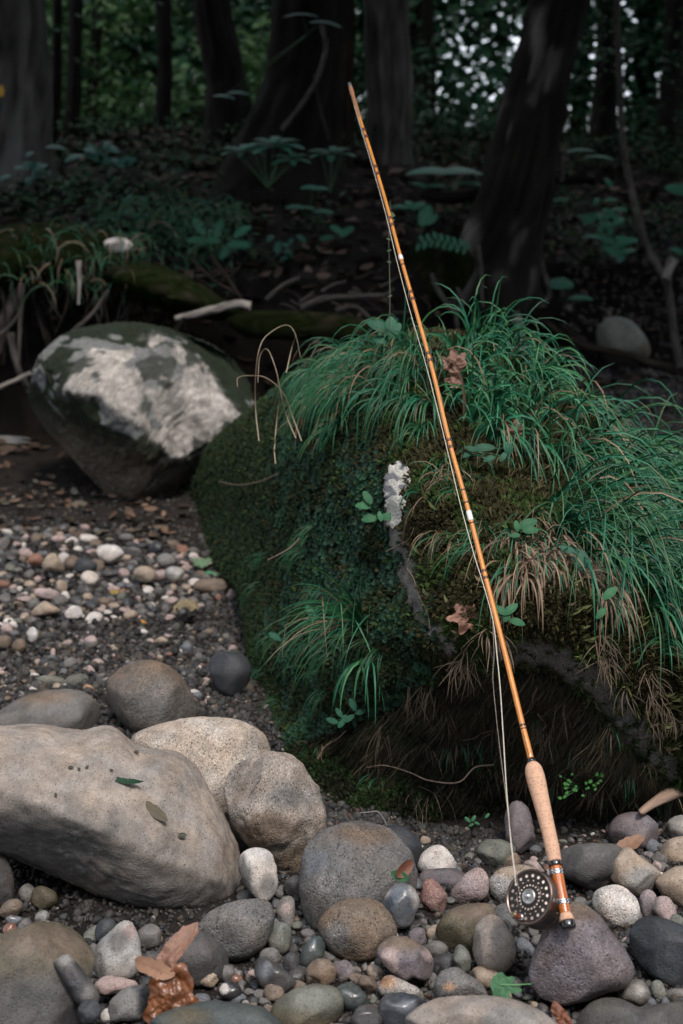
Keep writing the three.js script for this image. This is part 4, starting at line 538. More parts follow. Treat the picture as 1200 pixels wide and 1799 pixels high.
  mesh('backing_line', lathe([[0.006, 0.0082], [rx * 0.9, 0.0082], [rx * 0.91, -0.016], [0.006, -0.016]]), mat({ color: C(0.85, 0.72, 0.64), roughness: 0.8 }), reel);
  mesh('groove_ring', lathe([[rx * 0.505, 0.0099], [rx * 0.505, 0.0107], [rx * 0.525, 0.0107], [rx * 0.525, 0.0099]]), rimM, reel);
  mesh('hub_plate', lathe([[0, 0.0125], [rx * 0.2, 0.0125], [rx * 0.255, 0.0121], [rx * 0.28, 0.0112], [rx * 0.285, 0.0098]]), mat({ color: C(0.55, 0.55, 0.52), metalness: 0.9, roughness: 0.35 }), reel);
  mesh('hub_screw', lathe([[0, 0.0162], [rx * 0.06, 0.0158], [rx * 0.09, 0.0145], [rx * 0.1, 0.0124]], 32), silverM, reel);
  for (const a of [2.4, 4.2]) { const h = mesh('rivet', new THREE.SphereGeometry(0.0008, 10, 8), silverM, reel); h.position.set(Math.cos(a) * rx * 0.2, Math.sin(a) * rx * 0.2, 0.0126); }
  const hx = -rx * 0.47, hy = -rx * 0.62;
  const kn = mesh('handle', lathe([[0, 0.030], [0.0036, 0.0298], [0.0042, 0.0285], [0.0044, 0.026], [0.0034, 0.0205], [0.0031, 0.0165], [0.0036, 0.0128], [0.0036, 0.011], [0, 0.011]], 24), pmat({ color: C(0.2, 0.045, 0.02), roughness: 0.25, clearcoat: 0.9 }), reel); kn.position.set(hx, hy, 0);
  const kc = mesh('handle_cap', lathe([[0, 0.0312], [0.003, 0.031], [0.0037, 0.0302], [0.0037, 0.0298], [0, 0.0298]], 24), mat({ color: C(0.2, 0.2, 0.12), metalness: 0.7, roughness: 0.35 }), kn);
  mesh('handle_collar', lathe([[0.0036, 0.0142], [0.0049, 0.0138], [0.005, 0.0108], [0.0036, 0.0106]], 24), silverM, kn);
  // foot that holds the reel under the seat: a curved plate and a post
  const dist = seat.clone().sub(centre), sx = dist.dot(U), sy = dist.dot(axis), sz = dist.dot(N), sgn = Math.sign(sx);
  const box = (a, b, c, x, y, z) => new THREE.BoxGeometry(a, b, c).translate(x, y, z);
  mesh('reel_foot', mergeGeometries([box(0.0025, 0.062, 0.009, sx - sgn * 0.0108, sy, sz), box(0.011, 0.02, 0.011, sx - sgn * 0.0145, sy, sz - 0.001), box(0.006, 0.026, 0.014, sx - sgn * 0.0195, sy, -0.006)]), mat({ color: C(0.8, 0.78, 0.76), metalness: 0.7, roughness: 0.3 }), reel);
  // the line: off the reel, up along the rod
  const linePts = [[906, 1556], [905, 1540], [900, 1502], [895, 1450], [890, 1390], [884, 1290], [878, 1200], [873, 1150], [866, 1090], [850, 1030], [833, 975], [815, 910], [801, 855], [788, 800], [752, 655], [720, 545], [699, 465], [676, 370], [648, 272], [622, 185]];
  mesh('fly_line', tube(linePts.map(([x, y]) => at(x, y, 1 / inv(y) - 0.012).sub(O)), 0.0008, 0.00045, 240, 6), pmat({ color: C(0.58, 0.53, 0.44), roughness: 0.4 }), rod);
  mesh('leader', tube([[916, 1590], [911, 1560], [904, 1520], [893, 1430], [880, 1330], [871, 1250], [866, 1190], [868, 1150], [866, 1100]].map(([x, y]) => at(x, y, 1 / inv(y) - 0.018).sub(O)), 0.00025, 0.00025, 80, 5), pmat({ color: C(0.4, 0.36, 0.3), roughness: 0.3 }), rod);
}

// ---------------------------------------------------------------- pebbles
const over = (px, py, m = 1) => heroes.some((h) => { const dx = px - h.cx, dy = h.cy - py; return Math.hypot(dx, dy) < h.L.r(Math.atan2(dy, dx)) * m; });
const project = (p) => { const y = p.y - EYE.y, d = -p.z * CP - y * SP, s = (y * CP - p.z * -SP * -1) ; return [600 + p.x / d * FPX, 899.5 - ((y * CP + -p.z * SP) / d) * FPX, d]; };
{
  seed = 77; const SHAPES = [];
  for (let k = 0; k < 12; k++) { const B = ball(7), N = B.pos.length / 3, pos = [], col = [], ax = [1, rr(0.5, 0.85), rr(0.62, 0.95)], cut = Array.from({ length: k % 3 ? 2 : 6 }, () => [V(rr(-1, 1), rr(-1, 1), rr(-1, 1)).normalize(), rr(0.6, 0.9)]); for (let i = 0; i < N; i++) { const p = V(B.pos[3 * i], B.pos[3 * i + 1], B.pos[3 * i + 2]); for (const [v, d] of cut) { const o = p.dot(v) - d; if (o > 0) p.addScaledVector(v, -o * 0.85); } p.multiplyScalar(1 + 0.14 * fbm(p.x * 1.3 + k * 9, p.y * 1.3, p.z * 1.3, 2)); pos.push(p.x * ax[0], p.y * ax[1], p.z * ax[2]); const c = 1 + 0.7 * fbm(p.x * 2.2 + k, p.y * 2.2, p.z * 2.2, 3); col.push(c, c, c); } const g = geo(pos, B.idx, col), uv = []; SHAPES.push(g); }
  for (let k = 0; k < 12; k++) { const g = SHAPES[k]; g.attributes.position.array.forEach((v, i, a) => { a[i] = v * 0.02; }); const u = boxUV(g); u.attributes.position.array.forEach((v, i, a) => { a[i] = v * 50; }); SHAPES[k] = u; }
  const KINDS = { grey: ['midgrey', 30], slate: ['dark', 22], brown: ['brown', 12], tan: ['tan', 8], white: ['white', 7], bluish: ['blue', 9], pinkish: ['pink', 7], 'rust-red': ['rust', 3], greenish: ['green', 8], black: ['navy', 8] }, M = {};
  for (const k in KINDS) { const t = TONE[KINDS[k][0]]; M[k] = pmat({ color: C(t[0] * 1.65, t[1] * 1.65, t[2] * 1.65), vertexColors: true, map: GRAIN.fine, bumpMap: RELIEF, bumpScale: 0.0006, roughness: k === 'black' || k === 'slate' ? 0.45 : 0.75 }); }
  const bag = Object.entries(KINDS).flatMap(([k, [, n]]) => Array(n).fill(k)), done = [];
  const cells = new Map(), cell = (x, z) => Math.round(x / 0.05) + ',' + Math.round(z / 0.05);
  const room = (x, z, r) => { for (let i = -2; i <= 2; i++) for (let j = -2; j <= 2; j++) for (const [a, b, q] of cells.get(cell(x + i * 0.05, z + j * 0.05)) ?? []) if (Math.hypot(a - x, b - z) < (q + r) * 0.86) return false; return true; };
  const claim = (x, z, r) => { const k = cell(x, z); if (!cells.has(k)) cells.set(k, []); cells.get(k).push([x, z, r]); };
  const ZONES = [ // picture area, how many, size px, height lift, words
    [[[0, 1560], [110, 1640], [60, 1650], [0, 1660]], 26, [8, 20], 'in the dark hollow under the huge pale rock', 0.2],
    [[[160, 1610], [420, 1640], [540, 1620], [660, 1690], [940, 1700], [1200, 1740], [1200, 1799], [120, 1799]], 230, [11, 30], 'filling a gap between the foreground cobbles', 0.3],
    [[[420, 1540], [540, 1500], [740, 1480], [1000, 1480], [1200, 1470], [1200, 1640], [900, 1640], [700, 1640], [460, 1640]], 170, [10, 24], 'lying between the cobbles near the fishing reel', 0.3],
    [[[720, 1455], [880, 1460], [1080, 1430], [1180, 1395], [1200, 1420], [1200, 1480], [980, 1500], [730, 1505]], 120, [5, 13], 'in the strip of gravel at the foot of the mossy boulder', 0.25],
    [[[0, 960], [150, 955], [380, 985], [420, 1040], [300, 1070], [0, 1090]], 300, [8, 19], 'in the crowded back part of the gravel', 0.3],
    [[[0, 1060], [260, 1060], [400, 1090], [430, 1160], [360, 1230], [200, 1190], [0, 1230]], 230, [5, 12], 'in the front part of the gravel behind the pale rocks', 0.3],
  ];
  const singles = [], rest_ = {};
  ZONES.forEach(([poly, n, [r0, r1], words, sunk], zi) => {
    const pl = scatter(poly); let put = 0;
    for (let k = 0; k < n * 60 && put < n; k++) {
      const q = pl(); if (!q) continue; const rp = r0 + (r1 - r0) * Math.pow(R(), 1.6) * (1 - 0.45 * k / (n * 60)); if (over(q[0], q[1], 0.93)) continue;
      const w = onY(q[0], q[1], 0.03), d = -w.z, r = rp * d / FPX; if (!room(w.x, w.z, r)) continue; claim(w.x, w.z, r); put++;
      const kind = zi === 4 && R() < 0.12 ? pick(['white', 'tan', 'pinkish']) : pick(bag), y = ground(w.x, w.z) + r * (0.65 - sunk), s = V(r, r * rr(0.75, 1.1), r);
      singles.push([rp, kind, words, pick(SHAPES), V(w.x, y, w.z), euler(rr(-0.35, 0.35), rr(0, 6.3), rr(-0.35, 0.35)), s]);
    }
  });
  singles.sort((a, b) => b[0] - a[0]);
  const own = singles.slice(0, 260), small = singles.slice(260);
  for (const [, kind, words, g, p, q, s] of own) { const o = rest('pebble', g, M[kind], p, `small ${kind} pebble ${words}`, 'pebble', `${kind} pebbles ${words}`); o.quaternion.copy(q); o.scale.copy(s); }
  // gravel: grit and tiny stones without number
  const gm = SHAPES.slice(0, 4).map(() => [[], []]); const gv = (poly, n, a, b, up) => { const pl = scatter(poly); let c = 0; for (let k = 0; k < n * 6 && c < n; k++) { const q = pl(); if (!q) continue; const w = onY(q[0], q[1], 0.03); const r = a * Math.pow(b / a, R() * R()), i = Math.floor(R() * 4), kk = pick(bag), t = TONE[KINDS[R() < 0.7 && /tan|white|rust|pinkish/.test(kk) ? 'slate' : kk][0]], v = rr(0.4, 0.9) * 0.95; gm[i][0].push(compose(V(w.x, ground(w.x, w.z) + r * up, w.z), euler(rr(0, 6), rr(0, 6), rr(0, 6)), r)); gm[i][1].push(C(t[0] * v, t[1] * v, t[2] * v)); c++; } };
  gv([[-20, 940], [420, 960], [440, 1130], [440, 1300], [200, 1300], [-20, 1290]], 9000, 0.004, 0.018, 0.4);
  gv([[-20, 900], [330, 900], [410, 960], [420, 1010], [-20, 1000]], 900, 0.004, 0.012, 0.3);
  gv([[380, 960], [440, 960], [600, 1400], [720, 1440], [560, 1480], [380, 1300]], 3500, 0.003, 0.011, 0.4);
  gv([[555, 1320], [740, 1420], [900, 1430], [900, 1490], [700, 1490], [550, 1450]], 2600, 0.003, 0.011, 0.4);
  gv([[-20, 1480], [440, 1560], [540, 1400], [700, 1440], [1220, 1380], [1220, 1830], [-20, 1830]], 9000, 0.003, 0.011, 0.4);
  gv([[940, 680], [1220, 690], [1220, 860], [1000, 760]], 4200, 0.008, 0.03, 0.35);
  const gM = pmat({ vertexColors: true, map: GRAIN.fine, roughness: 0.75 });
  for (const [, kind, , , p, q, s] of small) { const t = TONE[KINDS[kind][0]], i = Math.floor(R() * 4); gm[i][0].push(compose(p, q, s)); gm[i][1].push(C(t[0] * 1.7, t[1] * 1.7, t[2] * 1.7)); }
  gm.forEach(([m, c], i) => { const o = instanced('gravel', SHAPES[i], gM, m, c); tag(o, 'fine mixed gravel and grit covering the stream bed between the stones', 'gravel', 'fine gravel'); stuff(o); });
}

// ---------------------------------------------------------------- leaves, seedlings, sticks
// a leaf as a fan of rings: r(t) its outline by angle (t = 0 at the tip), bent by fn(x, y) in its own size
function leafGeo(rf, L, bend, rings = 7, K = 56, tint) {
  const pos = [0, bend(0, 0) * L, 0], idx = [], col = tint ? [...tint(0, 0, 0)] : null;
  for (let i = 1; i <= rings; i++) for (let k = 0; k < K; k++) { const t = k / K * 2 * Math.PI, r = rf(t) * i / rings, x = Math.sin(t) * r, y = Math.cos(t) * r; pos.push(x * L, bend(x, y) * L, -y * L); if (tint) col.push(...tint(x, y, i / rings)); }
  for (let k = 0; k < K; k++) idx.push(0, 1 + k, 1 + (k + 1) % K); for (let i = 0; i < rings - 1; i++) for (let k = 0; k < K; k++) { const a = 1 + i * K + k, b = 1 + i * K + (k + 1) % K; idx.push(a, a + K, b, b, a + K, b + K); }
  return geo(pos, idx, col);
}
const oval = (w = 0.45, teeth = 0) => (t) => { const c = Math.cos(t), s = Math.sin(t); return 0.5 / Math.sqrt((c * c) + (s * s) / (w * w)) * (1 + teeth * Math.abs(((t * 9) % 1) - 0.5)) * (1 + 0.12 * Math.max(0, c) ** 12); };
const mapleR = (t) => { let a = Math.abs(t > Math.PI ? t - 2 * Math.PI : t), r = 0.3; for (const [c, h, w] of [[0, 0.3, 0.3], [0.9, 0.21, 0.3], [1.75, 0.12, 0.32]]) r += h * Math.exp(-(((a - c) / w) ** 2)); return r * (1 + 0.13 * Math.abs(((t * 11) % 1) - 0.5)); };
const mottled = (c, k, f = 9) => (x, y, e) => { const v = 1 + k * fbm(x * f + 3, y * f, c[0] * 40, 3) - 0.2 * (Math.abs(x) < 0.02 ? 1 : 0); return c.map((q) => q * v); };
const deadM = pmat({ vertexColors: true, roughness: 0.6, transmission: 0.15, thickness: 0 }), wetLeafM = pmat({ vertexColors: true, roughness: 0.4, clearcoat: 0.3, clearcoatRoughness: 0.3 }), greenLeafM = pmat({ vertexColors: true, specularIntensity: 0.4, roughness: 0.6, transmission: 0.3, thickness: 0 });
// q: turn in the frame of the viewer's right, up and toward axes
const screenQ = (px, py, tiltX, turn, roll = 0) => euler(tiltX, 0, roll).multiply(euler(0, turn, 0));
function leaf(label, px, py, d, L, rf, bend, tint, m, q, category = 'leaf', name = 'fallen_leaf') { const p = at(px, py, d), o = rest(name, leafGeo(rf, L, bend, 8, 64, tint), m, p, label, category); o.quaternion.copy(q); return o; }
const crumple = (a, f) => (x, y) => a * fbm(x * f + 2, y * f, 4.4, 3) - 0.4 * x * x;
const dOn = (py, h) => depthAtHeight(py, h);
// the wet crumpled leaf and the dry one above it
{ const d = 1.86, o = base('crumpled_leaf', at(299, 1752, d), 'wet crumpled orange-brown leaf standing among the cobbles at the bottom left', 'leaf');
  const a = mesh('wet_blade', leafGeo((t) => 0.5 * (1 + 0.1 * Math.sin(5 * t) + 0.05 * Math.sin(11 * t)) * (1 - 0.34 * Math.abs(Math.sin(t))), 0.1, (x, y) => 0.15 * fbm(x * 4, y * 4, 1, 5) + 0.03 * Math.abs(noise(x * 9, y * 9, 2)) - 0.08 * Math.abs(x) - 0.5 * x * x, 30, 100, (x, y) => { const v = 1 + 0.9 * fbm(x * 8, y * 8, 2, 4); return [0.15 * v, 0.053 * v, 0.018 * v]; }), wetLeafM, o); a.quaternion.copy(euler(1.15, 0, 0).multiply(euler(0, -0.15, 0))); a.position.set(0.002, -0.002, 0.012);
  const b = mesh('dry_blade', leafGeo((t) => oval(0.42, 0.35)(t) * (1 + 0.35 * Math.max(0, Math.cos(t)) ** 6), 0.066, (x, y) => 0.12 * fbm(x * 4, y * 4, 7, 3) + 1.1 * x * x - 0.3 * y * y, 16, 90, mottled([0.23, 0.12, 0.08], 0.5)), deadM, o); b.position.set(-0.002, 0.046, -0.02); b.quaternion.copy(euler(0.75, 0, 0.25).multiply(euler(0, -0.6, 0)));
  const c = mesh('dry_blade', leafGeo((t) => oval(0.36, 0.3)(t) * (1 + 0.3 * Math.max(0, Math.cos(t)) ** 6), 0.056, (x, y) => 0.7 * x * x - 0.3 * y * y, 8, 48, mottled([0.34, 0.19, 0.12], 0.4)), deadM, o); c.position.set(-0.02, 0.034, -0.012); c.quaternion.copy(euler(0.9, 0, 0.5).multiply(euler(0, 1.2, 0))); }
{ const o = leaf('torn pale green leaf lying at the foot of the big purple stone', 880, 1730, 1.925, 0.044, (t) => mapleR(t) * 1.05, crumple(0.25, 3), mottled([0.075, 0.2, 0.1], 0.35), greenLeafM, screenQ(0, 0, 0.55, -1.9)); mesh('leaf_stalk', tube([V(0, 0, 0), V(0.002, 0.003, -0.018), V(0.004, 0.008, -0.04)], 0.0012, 0.0007, 8), mat({ color: C(0.12, 0.28, 0.12) }), o).rotation.y = 0.35; }
leaf('reddish brown leaf cut by the bottom edge left of the corner slab', 990, 1792, 1.83, 0.042, oval(0.4, 0.3), crumple(0.5, 3), mottled([0.2, 0.08, 0.045], 0.5), deadM, screenQ(0, 0, 1.0, 0.5));
{ const o = base('curled_leaf', at(710, 1527, 2.06), 'curled leaf half brown half green on the shoulder of the large round grey rock', 'leaf'); const a = mesh('brown_half', leafGeo(oval(0.55), 0.034, (x, y) => 1.4 * x * x, 6, 36, mottled([0.13, 0.045, 0.02], 0.5)), deadM, o); a.quaternion.copy(euler(1.1, 0, -0.5).multiply(euler(0, -0.9, 0))); const b = mesh('green_half', leafGeo(oval(0.55), 0.026, (x, y) => 0.5 * x * x, 5, 30, mottled([0.03, 0.12, 0.045], 0.3)), greenLeafM, o); b.position.set(-0.006, -0.008, 0.006); b.quaternion.copy(euler(1.0, 0, 0.2).multiply(euler(0, 1.2, 0))); }
const caster = new THREE.Raycaster(), onStone = (h, px, py) => { const m = heroes[h].mesh; m.updateMatrixWorld(true); caster.set(EYE, at(px, py, 1).sub(EYE).normalize()); const hit = caster.intersectObject(m, false)[0]; if (hit) return hit.point.addScaledVector(caster.ray.direction, -0.005); return onEgg(h, px, py); };
const onEgg = (h, px, py) => { const s = heroes[h], mpp = s.d / FPX, dx = px - s.cx, dy = s.cy - py, t = Math.hypot(dx, dy) / s.L.r(Math.atan2(dy, dx)); return at(px, py, s.d - s.c * Math.sqrt(Math.max(0, 1 - t * t)) * 0.97 - 0.006); };
{ const p = onStone(0, 270, 1424), o = rest('fallen_leaf', leafGeo(oval(0.36, 0.3), 0.045, (x, y) => 0.15 * x * x, 6, 48, mottled([0.075, 0.062, 0.035], 0.4)), mat({ vertexColors: true, roughness: 0.7 }), p, 'flat olive-brown leaf on the huge pale rock', 'leaf'); o.quaternion.copy(euler(0.85, 0, 0).multiply(euler(0, -2.2, 0)));
  const p2 = onStone(0, 217, 1372), o2 = rest('fallen_leaf', leafGeo(oval(0.2, 0.6), 0.048, (x, y) => 0.5 * x * x + 0.3 * y * y, 6, 48, mottled([0.02, 0.06, 0.03], 0.5)), greenLeafM, p2, 'dark green curled leaf on the huge pale rock above the olive one', 'leaf'); o2.quaternion.copy(euler(0.5, 0, 0).multiply(euler(0, -1.75, 0)));
  [[124, 1348, 4], [139, 1351, 3], [153, 1347, 3], [196, 1353, 3], [98, 1396, 3], [240, 1321, 4], [319, 1468, 7]].forEach(([x, y, r]) => { const q = onStone(0, x, y), c = rest('leaf_crumb', leafGeo(oval(0.6, 0.3), r * 2.3 / FPX * 2.2, (a, b) => a * a, 3, 12, mottled([0.03, 0.03, 0.018], 0.4)), deadM, q, 'dark crumb of dead leaf on the huge pale rock', 'leaf crumb', 'leaf crumbs on the huge pale rock'); c.quaternion.copy(euler(0.7, x, 0)); }); }
{ const s = onBoulder(824, 1076), o = rest('fallen_leaf', leafGeo(mapleR, 0.062, (x, y) => 0.35 * fbm(x * 3, y * 3, 2, 3) - 0.9 * x * x, 10, 80, mottled([0.27, 0.13, 0.085], 0.5)), deadM, s.w.addScaledVector(s.n, 0.012), 'reddish brown lobed leaf resting on the moss left of the rod', 'leaf'); o.quaternion.copy(euler(0.95, 0, 0).multiply(euler(0, 1.7, 0))); }
for (const [x, y, L, label, t] of [[800, 640, 0.055, 'pinkish brown dead leaf caught upright in the crest grass right of the rod', 0.2], [802, 668, 0.036, 'smaller dead leaf caught just below the pinkish brown one', 1.5], [905, 757, 0.045, 'brown dead leaf caught in the grass above the seedlings', 0.8]]) { const s = onBoulder(x, y), o = rest('fallen_leaf', leafGeo(mapleR, L, (a, b) => 0.4 * fbm(a * 3, b * 3, L * 100, 3), 8, 64, mottled([0.19, 0.1, 0.07], 0.6)), deadM, at(x, y, s ? near(x, y) - 0.055 : 2.7), label, 'leaf'); o.quaternion.copy(euler(1.25, 0, 0.2).multiply(euler(0, t, 0))); }
{ const d = dOn(1486, 0.035); leaf('dry curled brown leaf on the pebbles above the tan three-cornered cobble', 1102, 1486, d, 0.05, oval(0.5, 0.3), (x, y) => 0.8 * x * x + 0.3 * y, mottled([0.27, 0.15, 0.09], 0.5), deadM, screenQ(0, 0, 0.5, -1.2)); }
for (const [x, y, L, c, label, t, rf] of [[327, 1066, 0.07, [0.2, 0.16, 0.09], 'round pale yellowish leaf lying flat on the gravel', 0.3, (q) => 0.46 * (1 + 0.1 * Math.abs(((q * 4) % 1) - 0.5))], [360, 990, 0.075, [0.11, 0.2, 0.11], 'pale green leaf with holes lying on the gravel near the boulder', 1.2, mapleR], [393, 987, 0.045, [0.36, 0.16, 0.08], 'orange curled leaf end beside the pale green leaf', 1.9, oval(0.35)], [373, 1010, 0.05, [0.05, 0.24, 0.12], 'small green leaf under the pale green leaf with holes', 1.3, oval(0.35)], [278, 918, 0.09, [0.17, 0.1, 0.07], 'reddish brown leaf at the foot of the lichen-covered rock', 1.5, oval(0.5, 0.3)], [165, 922, 0.11, [0.15, 0.13, 0.075], 'large yellowish grey leaf in the litter behind the gravel', 0.8, mapleR], [85, 905, 0.11, [0.02, 0.09, 0.035], 'dark green leaf in the litter at the back of the gravel', 2.4, oval(0.35)], [313, 947, 0.035, [0.4, 0.25, 0.13], 'tiny tan leaf on the dark soil behind the gravel', 1.6, oval(0.4)], [253, 1094, 0.03, [0.42, 0.2, 0.03], 'tiny yellow-orange leaf on the gravel', 0.6, oval(0.35)], [204, 1041, 0.035, [0.3, 0.2, 0.03], 'yellow leaf fragment on the gravel near the white oval pebble', 1.6, oval(0.45)]])
  leaf(label, x, y, dOn(y, 0.055), L, rf, (a, b) => 0.25 * fbm(a * 4, b * 4, x, 2) - 0.5 * a * a + 0.1, mottled(c, 0.4), deadM, screenQ(0, 0, 0.12, t));
// seedlings on the boulder: stems with single leaves
const stemM = mat({ color: C(0.05, 0.13, 0.06), roughness: 0.6 }), LEAFG = {};
function broad(L, w, c, teeth = 0) { return leafGeo(oval(w, teeth), L, (x, y) => -0.35 * y * y - 0.25 * Math.abs(x) * 0.6 + 0.1 * Math.abs(x), 5, 40, (x, y) => { const v = 1 + 0.25 * fbm(x * 8, y * 8, 3, 2) + (Math.abs(x) < 0.02 ? 0.3 : 0); return c.map((q) => q * v); }); }
function seedling(label, root, leaves, c, d = 0, name = 'seedling', category = 'seedling') { // leaves: [px, py, length px, turn, tilt, width]
  const s = d ? { w: at(root[0], root[1], d) } : onBoulder(root[0], root[1]), o = base(name, s.w, label, category), dd = d || near(root[0], root[1]) - 0.02;
  for (const [x, y, L, turn, tilt = 1.0, w = 0.5] of leaves) { const m = dd / FPX, p = at(x, y, dd - 0.03 - (R() * 0.015)).sub(s.w), v = rr(0.85, 1.2); const f = mesh('leaf', broad(L * m, w, c.map((q) => q * v), 0.12), greenLeafM, o); f.position.copy(p); f.quaternion.copy(euler(tilt, 0, 0).multiply(euler(0, turn, 0))); mesh('stem', tube([V(0, 0, 0), p.clone().multiplyScalar(0.55).add(V(0, 0.004, 0.012)), p], 0.0011, 0.0006, 8), stemM, o); }
  return o;
}
seed = 501; const LG = [0.034, 0.14, 0.062], DG = [0.022, 0.1, 0.055];
seedling('seedling with six pale green leaves beside the lichen crust', [664, 905], [[646, 874, 26, 0.5], [639, 888, 26, 1.5], [650, 911, 26, 1.65], [668, 907, 18, 0.2], [645, 905, 20, 1.2], [682, 907, 28, -1.5]], LG);
seedling('seedling with round green leaves right of the rod above the bare ledge', [885, 1090], [[880, 1072, 26, 1.0], [897, 1070, 28, -0.9], [891, 1081, 24, -0.4], [908, 1092, 26, -1.9], [874, 1080, 22, 1.8]], LG);
seedling('rosette of pale leaves on top of the half-dry tuft right of the rod', [910, 938], [[908, 924, 20, 0.1], [926, 920, 34, -1.2], [932, 931, 26, -1.5], [905, 940, 18, 1.6]], LG);
seedling('seedling with toothed leaf hanging over the dry grass', [1003, 968], [[1022, 985, 44, -2.6, 1.2, 0.62], [1000, 966, 26, 1.2]], [0.045, 0.13, 0.09]);
seedling('seedling with two leaves in the grass right of the dry grass', [1060, 1060], [[1071, 1042, 30, -0.9], [1057, 1076, 24, 2.4]], LG);
seedling('row of small oval leaves in the grass right of the rod', [835, 795], [[828, 788, 20, 1.2], [849, 786, 36, -1.5, 1.0, 0.4], [893, 787, 22, 0.4, 1.2, 0.7], [860, 805, 20, 2.0], [884, 802, 20, -0.6], [822, 797, 18, 2.2]], DG);
seedling('jagged-leaved plant sticking up at the top left of the crest grass', [676, 596], [[664, 572, 36, 1.1, 1.1, 0.5], [687, 574, 34, 0.0, 1.2, 0.62], [694, 580, 30, -0.6, 1.1, 0.55], [670, 596, 26, 1.4, 1.0, 0.6]], [0.03, 0.13, 0.075], 2.86);
seedling('cluster of small lobed leaves low on the left face of the boulder', [605, 1262], [[584, 1266, 20, 1.2], [602, 1266, 24, 2.6], [613, 1262, 20, -1.0], [620, 1238, 22, 0.4], [634, 1250, 20, -1.2], [596, 1252, 18, 0.6]], [0.035, 0.15, 0.085]);
seedling('tiny lobed leaves beside the large long-bladed tuft', [545, 1075], [[545, 1074, 24, 0.5], [553, 1086, 18, -1.2], [483, 1118, 22, 1.0], [560, 1070, 16, 2.0]], [0.02, 0.11, 0.065]);
seedling('bright tiny plant at the foot of the overhang', [828, 1448], [[822, 1440, 12, 0.8], [832, 1438, 12, -0.6], [828, 1449, 10, 2.0], [856, 1433, 10, -0.8], [838, 1446, 9, -2]], LG);
{ seed = 88; const ls = []; for (let k = 0; k < 26; k++) ls.push([1010 + rr(-26, 48), 1378 + rr(-26, 24), rr(4, 8), rr(0, 6), rr(0.6, 1.2), 0.8]); seedling('patch of tiny bright round leaves on the overhang right of the cork grip', [1020, 1380], ls, [0.05, 0.2, 0.04]); }
// roots and sticks on the boulder and the stones
const rootM = mat({ color: C(0.2, 0.145, 0.105), roughness: 0.85 }), paleRootM = mat({ color: C(0.34, 0.24, 0.18), roughness: 0.85 });
function root(label, pts, r0, r1, m, lift = 0.012, category = 'root', name = 'bare_root') { const w = pts.map(([x, y]) => { const s = onBoulder(x, y); return s.w.addScaledVector(s.n, lift); }), b = w[0].clone(); return rest(name, tube(w.map((p) => p.sub(b)), r0, r1, 48), m, b, label, category); }
root('long pale root running across the dark overhang', [[660, 1350], [690, 1354], [725, 1362], [755, 1369], [800, 1363], [830, 1350], [862, 1340]], 0.001, 0.0016, paleRootM, 0.02);
root('forked root hanging on the overhang left of the line', [[866, 1272], [845, 1283], [836, 1310], [826, 1330], [818, 1345]], 0.0014, 0.0007, paleRootM, 0.016);
root('thin root reaching left from the fork on the overhang', [[862, 1270], [842, 1276], [828, 1290], [815, 1288]], 0.0012, 0.0006, paleRootM, 0.016);
root('tangled root hanging below the bare ledge right of the rod', [[948, 1195], [938, 1215], [944, 1235], [930, 1250], [924, 1268]], 0.0022, 0.0008, paleRootM, 0.014);
root('thin root dangling right of the tangled root', [[955, 1245], [964, 1262], [958, 1280], [956, 1302]], 0.0012, 0.0006, paleRootM, 0.016);
root('fine vertical root on the bare ridge of the boulder', [[722, 1000], [735, 1020], [742, 1045], [758, 1080], [762, 1105]], 0.0012, 0.0006, rootM, 0.008);
root('slanting fine root below the lichen crust', [[685, 970], [705, 958], [725, 945], [732, 925]], 0.001, 0.0006, paleRootM, 0.008);
root('slanting bare rootlet on the left of the overhang', [[562, 1340], [580, 1315], [600, 1296], [618, 1280]], 0.003, 0.001, rootM, 0.012);
{ const w = [[470, 984], [490, 974], [510, 962], [526, 946]].map(([x, y], i) => at(x, y, 3.05 - 0.02 * i)), b = w[0].clone(); rest('twig', tube(w.map((p) => p.sub(b)), 0.0008, 0.0016, 16), paleRootM, b, 'short pale twig sticking out left of the boulder', 'twig'); }
{ const w = [[385, 846], [420, 852], [455, 846], [490, 832]].map(([x, y]) => at(x, y, near(x, y) - 0.03)), b = w[0].clone(); rest('twig', tube(w.map((p) => p.sub(b)), 0.0012, 0.0016, 16), rootM, b, 'thin brown twig across the shaded left shoulder of the boulder', 'twig'); }
{ const w = [[632, 1428], [648, 1427], [663, 1426], [672, 1436], [679, 1450]].map(([x, y]) => at(x, y, 2.28)), b = w[0].clone(); rest('twig', tube(w.map((p) => p.sub(b)), 0.0012, 0.002, 20), mat({ color: C(0.13, 0.12, 0.12), roughness: 0.8 }), b, 'bent grey twig standing behind the large round grey rock', 'twig'); }
